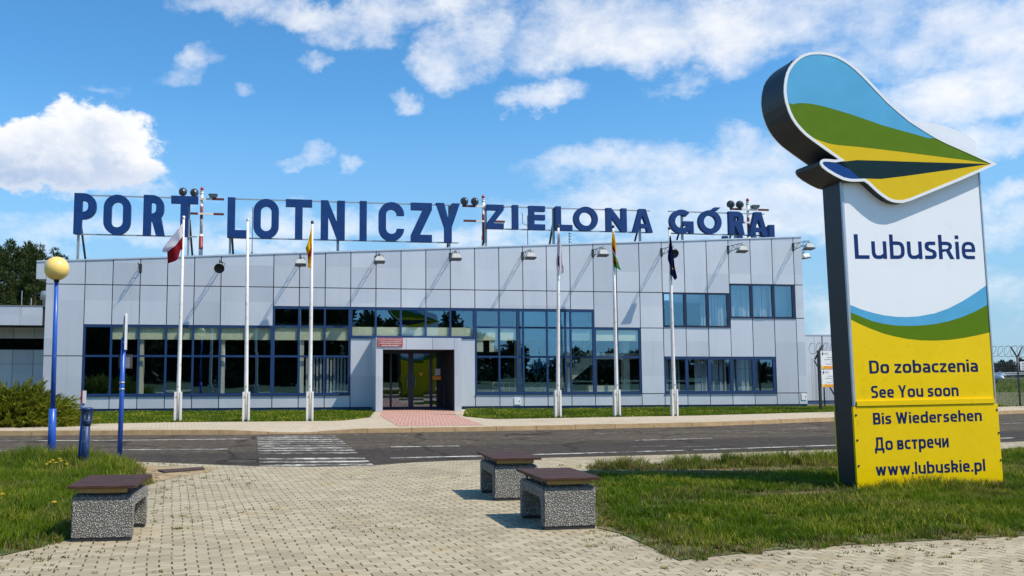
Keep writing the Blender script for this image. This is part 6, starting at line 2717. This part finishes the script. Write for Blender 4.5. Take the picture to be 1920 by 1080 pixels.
# far woods on the right, beyond the airfield; and the wood behind the photographer that the glass mirrors
def wood(name, tops, Yfun, step, rad, per, size, m, mirror=False, zbase=0.0):
    cen, rr = [], []
    rs = random.Random(5)
    for (xa, ya), (xb, yb) in zip(tops, tops[1:]):
        Y0 = Yfun((xa + xb) / 2)
        n = max(1, int(abs(xb - xa) / FPX * Y0 / step))
        for i in range(n):
            f = (i + rs.random()) / n
            px, py = xa + (xb - xa) * f, ya + (yb - ya) * f
            Y = Yfun(px) + rs.uniform(-2.5, 6)
            T = AT(px, py, Y)
            T.z *= rs.uniform(.84, 1.03) if rs.random() > .25 else rs.uniform(.7, .9)
            z = max(.4, T.z * .04)
            while z < T.z:
                fz = z / T.z
                w = rad * (1.15 - .75 * fz ** 2)
                for q in range(2):
                    cen.append((T.x + rs.uniform(-w, w), T.y + rs.uniform(-w, w), z + zbase))
                    rr.append(rad * rs.uniform(.45, .9) * (1.1 - .5 * fz))
                z += rad * .55
    cen = np.array(cen)
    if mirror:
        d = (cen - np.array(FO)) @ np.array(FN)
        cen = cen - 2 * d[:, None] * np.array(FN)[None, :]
    V = clump_quads(cen, np.array(rr), per, size, .5, .4, .8)
    o = quads_obj(name, V, m)
    o['kind'] = 'stuff'
    return o


wood("far_woods", [(1560, 682), (1700, 681), (1850, 680), (1870, 680), (1890, 678.5), (1905, 677), (1920, 675), (1980, 678), (2300, 676), (3200, 676)], lambda x: 170 + (x - 1860) * .01, .55, .75, 26, .42, MT['farneedles'])
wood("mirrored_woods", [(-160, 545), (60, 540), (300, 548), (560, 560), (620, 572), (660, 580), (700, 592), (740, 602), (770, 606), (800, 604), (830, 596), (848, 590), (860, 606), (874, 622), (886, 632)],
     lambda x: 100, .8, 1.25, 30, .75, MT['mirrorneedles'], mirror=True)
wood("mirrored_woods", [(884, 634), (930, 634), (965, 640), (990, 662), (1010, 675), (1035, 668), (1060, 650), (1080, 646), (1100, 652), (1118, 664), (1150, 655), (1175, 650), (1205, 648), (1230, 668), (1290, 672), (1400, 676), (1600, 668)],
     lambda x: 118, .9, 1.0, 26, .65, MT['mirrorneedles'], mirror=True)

# juniper
JP = AT(25, 806, 25.4); JP.z = GZ - .02
JN = empty("juniper_shrub", JP, 0, "spreading yellow green juniper with feathery sprays on the far side of the road", "shrub")
rs = random.Random(8)
cen, V_all = [], []
b = MB()
for k in range(900):
    a = rs.uniform(0, 2 * math.pi)
    r0 = rs.random() ** .6
    bx, by = math.cos(a) * r0 * 1.45, math.sin(a) * r0 * .75
    ell = max(0.0, 1 - r0 ** 2) ** .5
    hgt = (.25 + 1.05 * ell * rs.uniform(.55, 1.0)) * (1.0 if bx < .3 else 1.0 - .28 * (bx - .3))
    if bx < -.4:
        hgt *= 1.12
    out = Vector((math.cos(a) * (.25 + .55 * r0) + .28, math.sin(a) * (.2 + .35 * r0) - .1, 0))
    p0 = Vector((bx * .8, by * .8, max(.02, hgt - .55)))
    p1 = p0 + out * rs.uniform(.45, .8) + Vector((0, 0, rs.uniform(.12, .42) * (.3 + ell)))
    m_ = p0.lerp(p1, .5) + Vector((0, 0, .03))
    if k % 12 == 0:
        b.tube([Vector((bx * .25, by * .25, 0)), p0, m_, p1], [.025, .016, .010, .005], 5)
    nq = 30
    t = RNG.uniform(.05, 1, nq)
    P = np.array(p0)[None] * (1 - t[:, None]) + np.array(p1)[None] * t[:, None] + RNG.normal(0, .035, (nq, 3)) * (1.25 - t[:, None])
    ax = np.array((p1 - p0).normalized())[None] + RNG.normal(0, .35, (nq, 3))
    ax /= np.linalg.norm(ax, axis=1)[:, None]
    o_ = np.cross(ax, RNG.normal(0, 1, (nq, 3)))
    o_ /= np.linalg.norm(o_, axis=1)[:, None]
    L = RNG.uniform(.08, .17, nq)[:, None]
    W = L * .22
    V_all.append(np.stack([P - o_ * W * .5, P + o_ * W * .5, P + ax * L + o_ * W * .1, P + ax * L - o_ * W * .1], 1).reshape(-1, 3))
b.build("branches", MT['bark'], JN)
quads_obj("foliage", np.concatenate(V_all), MT['juniper'], JN)
JN.scale = (1.28, 1.1, 1.08)
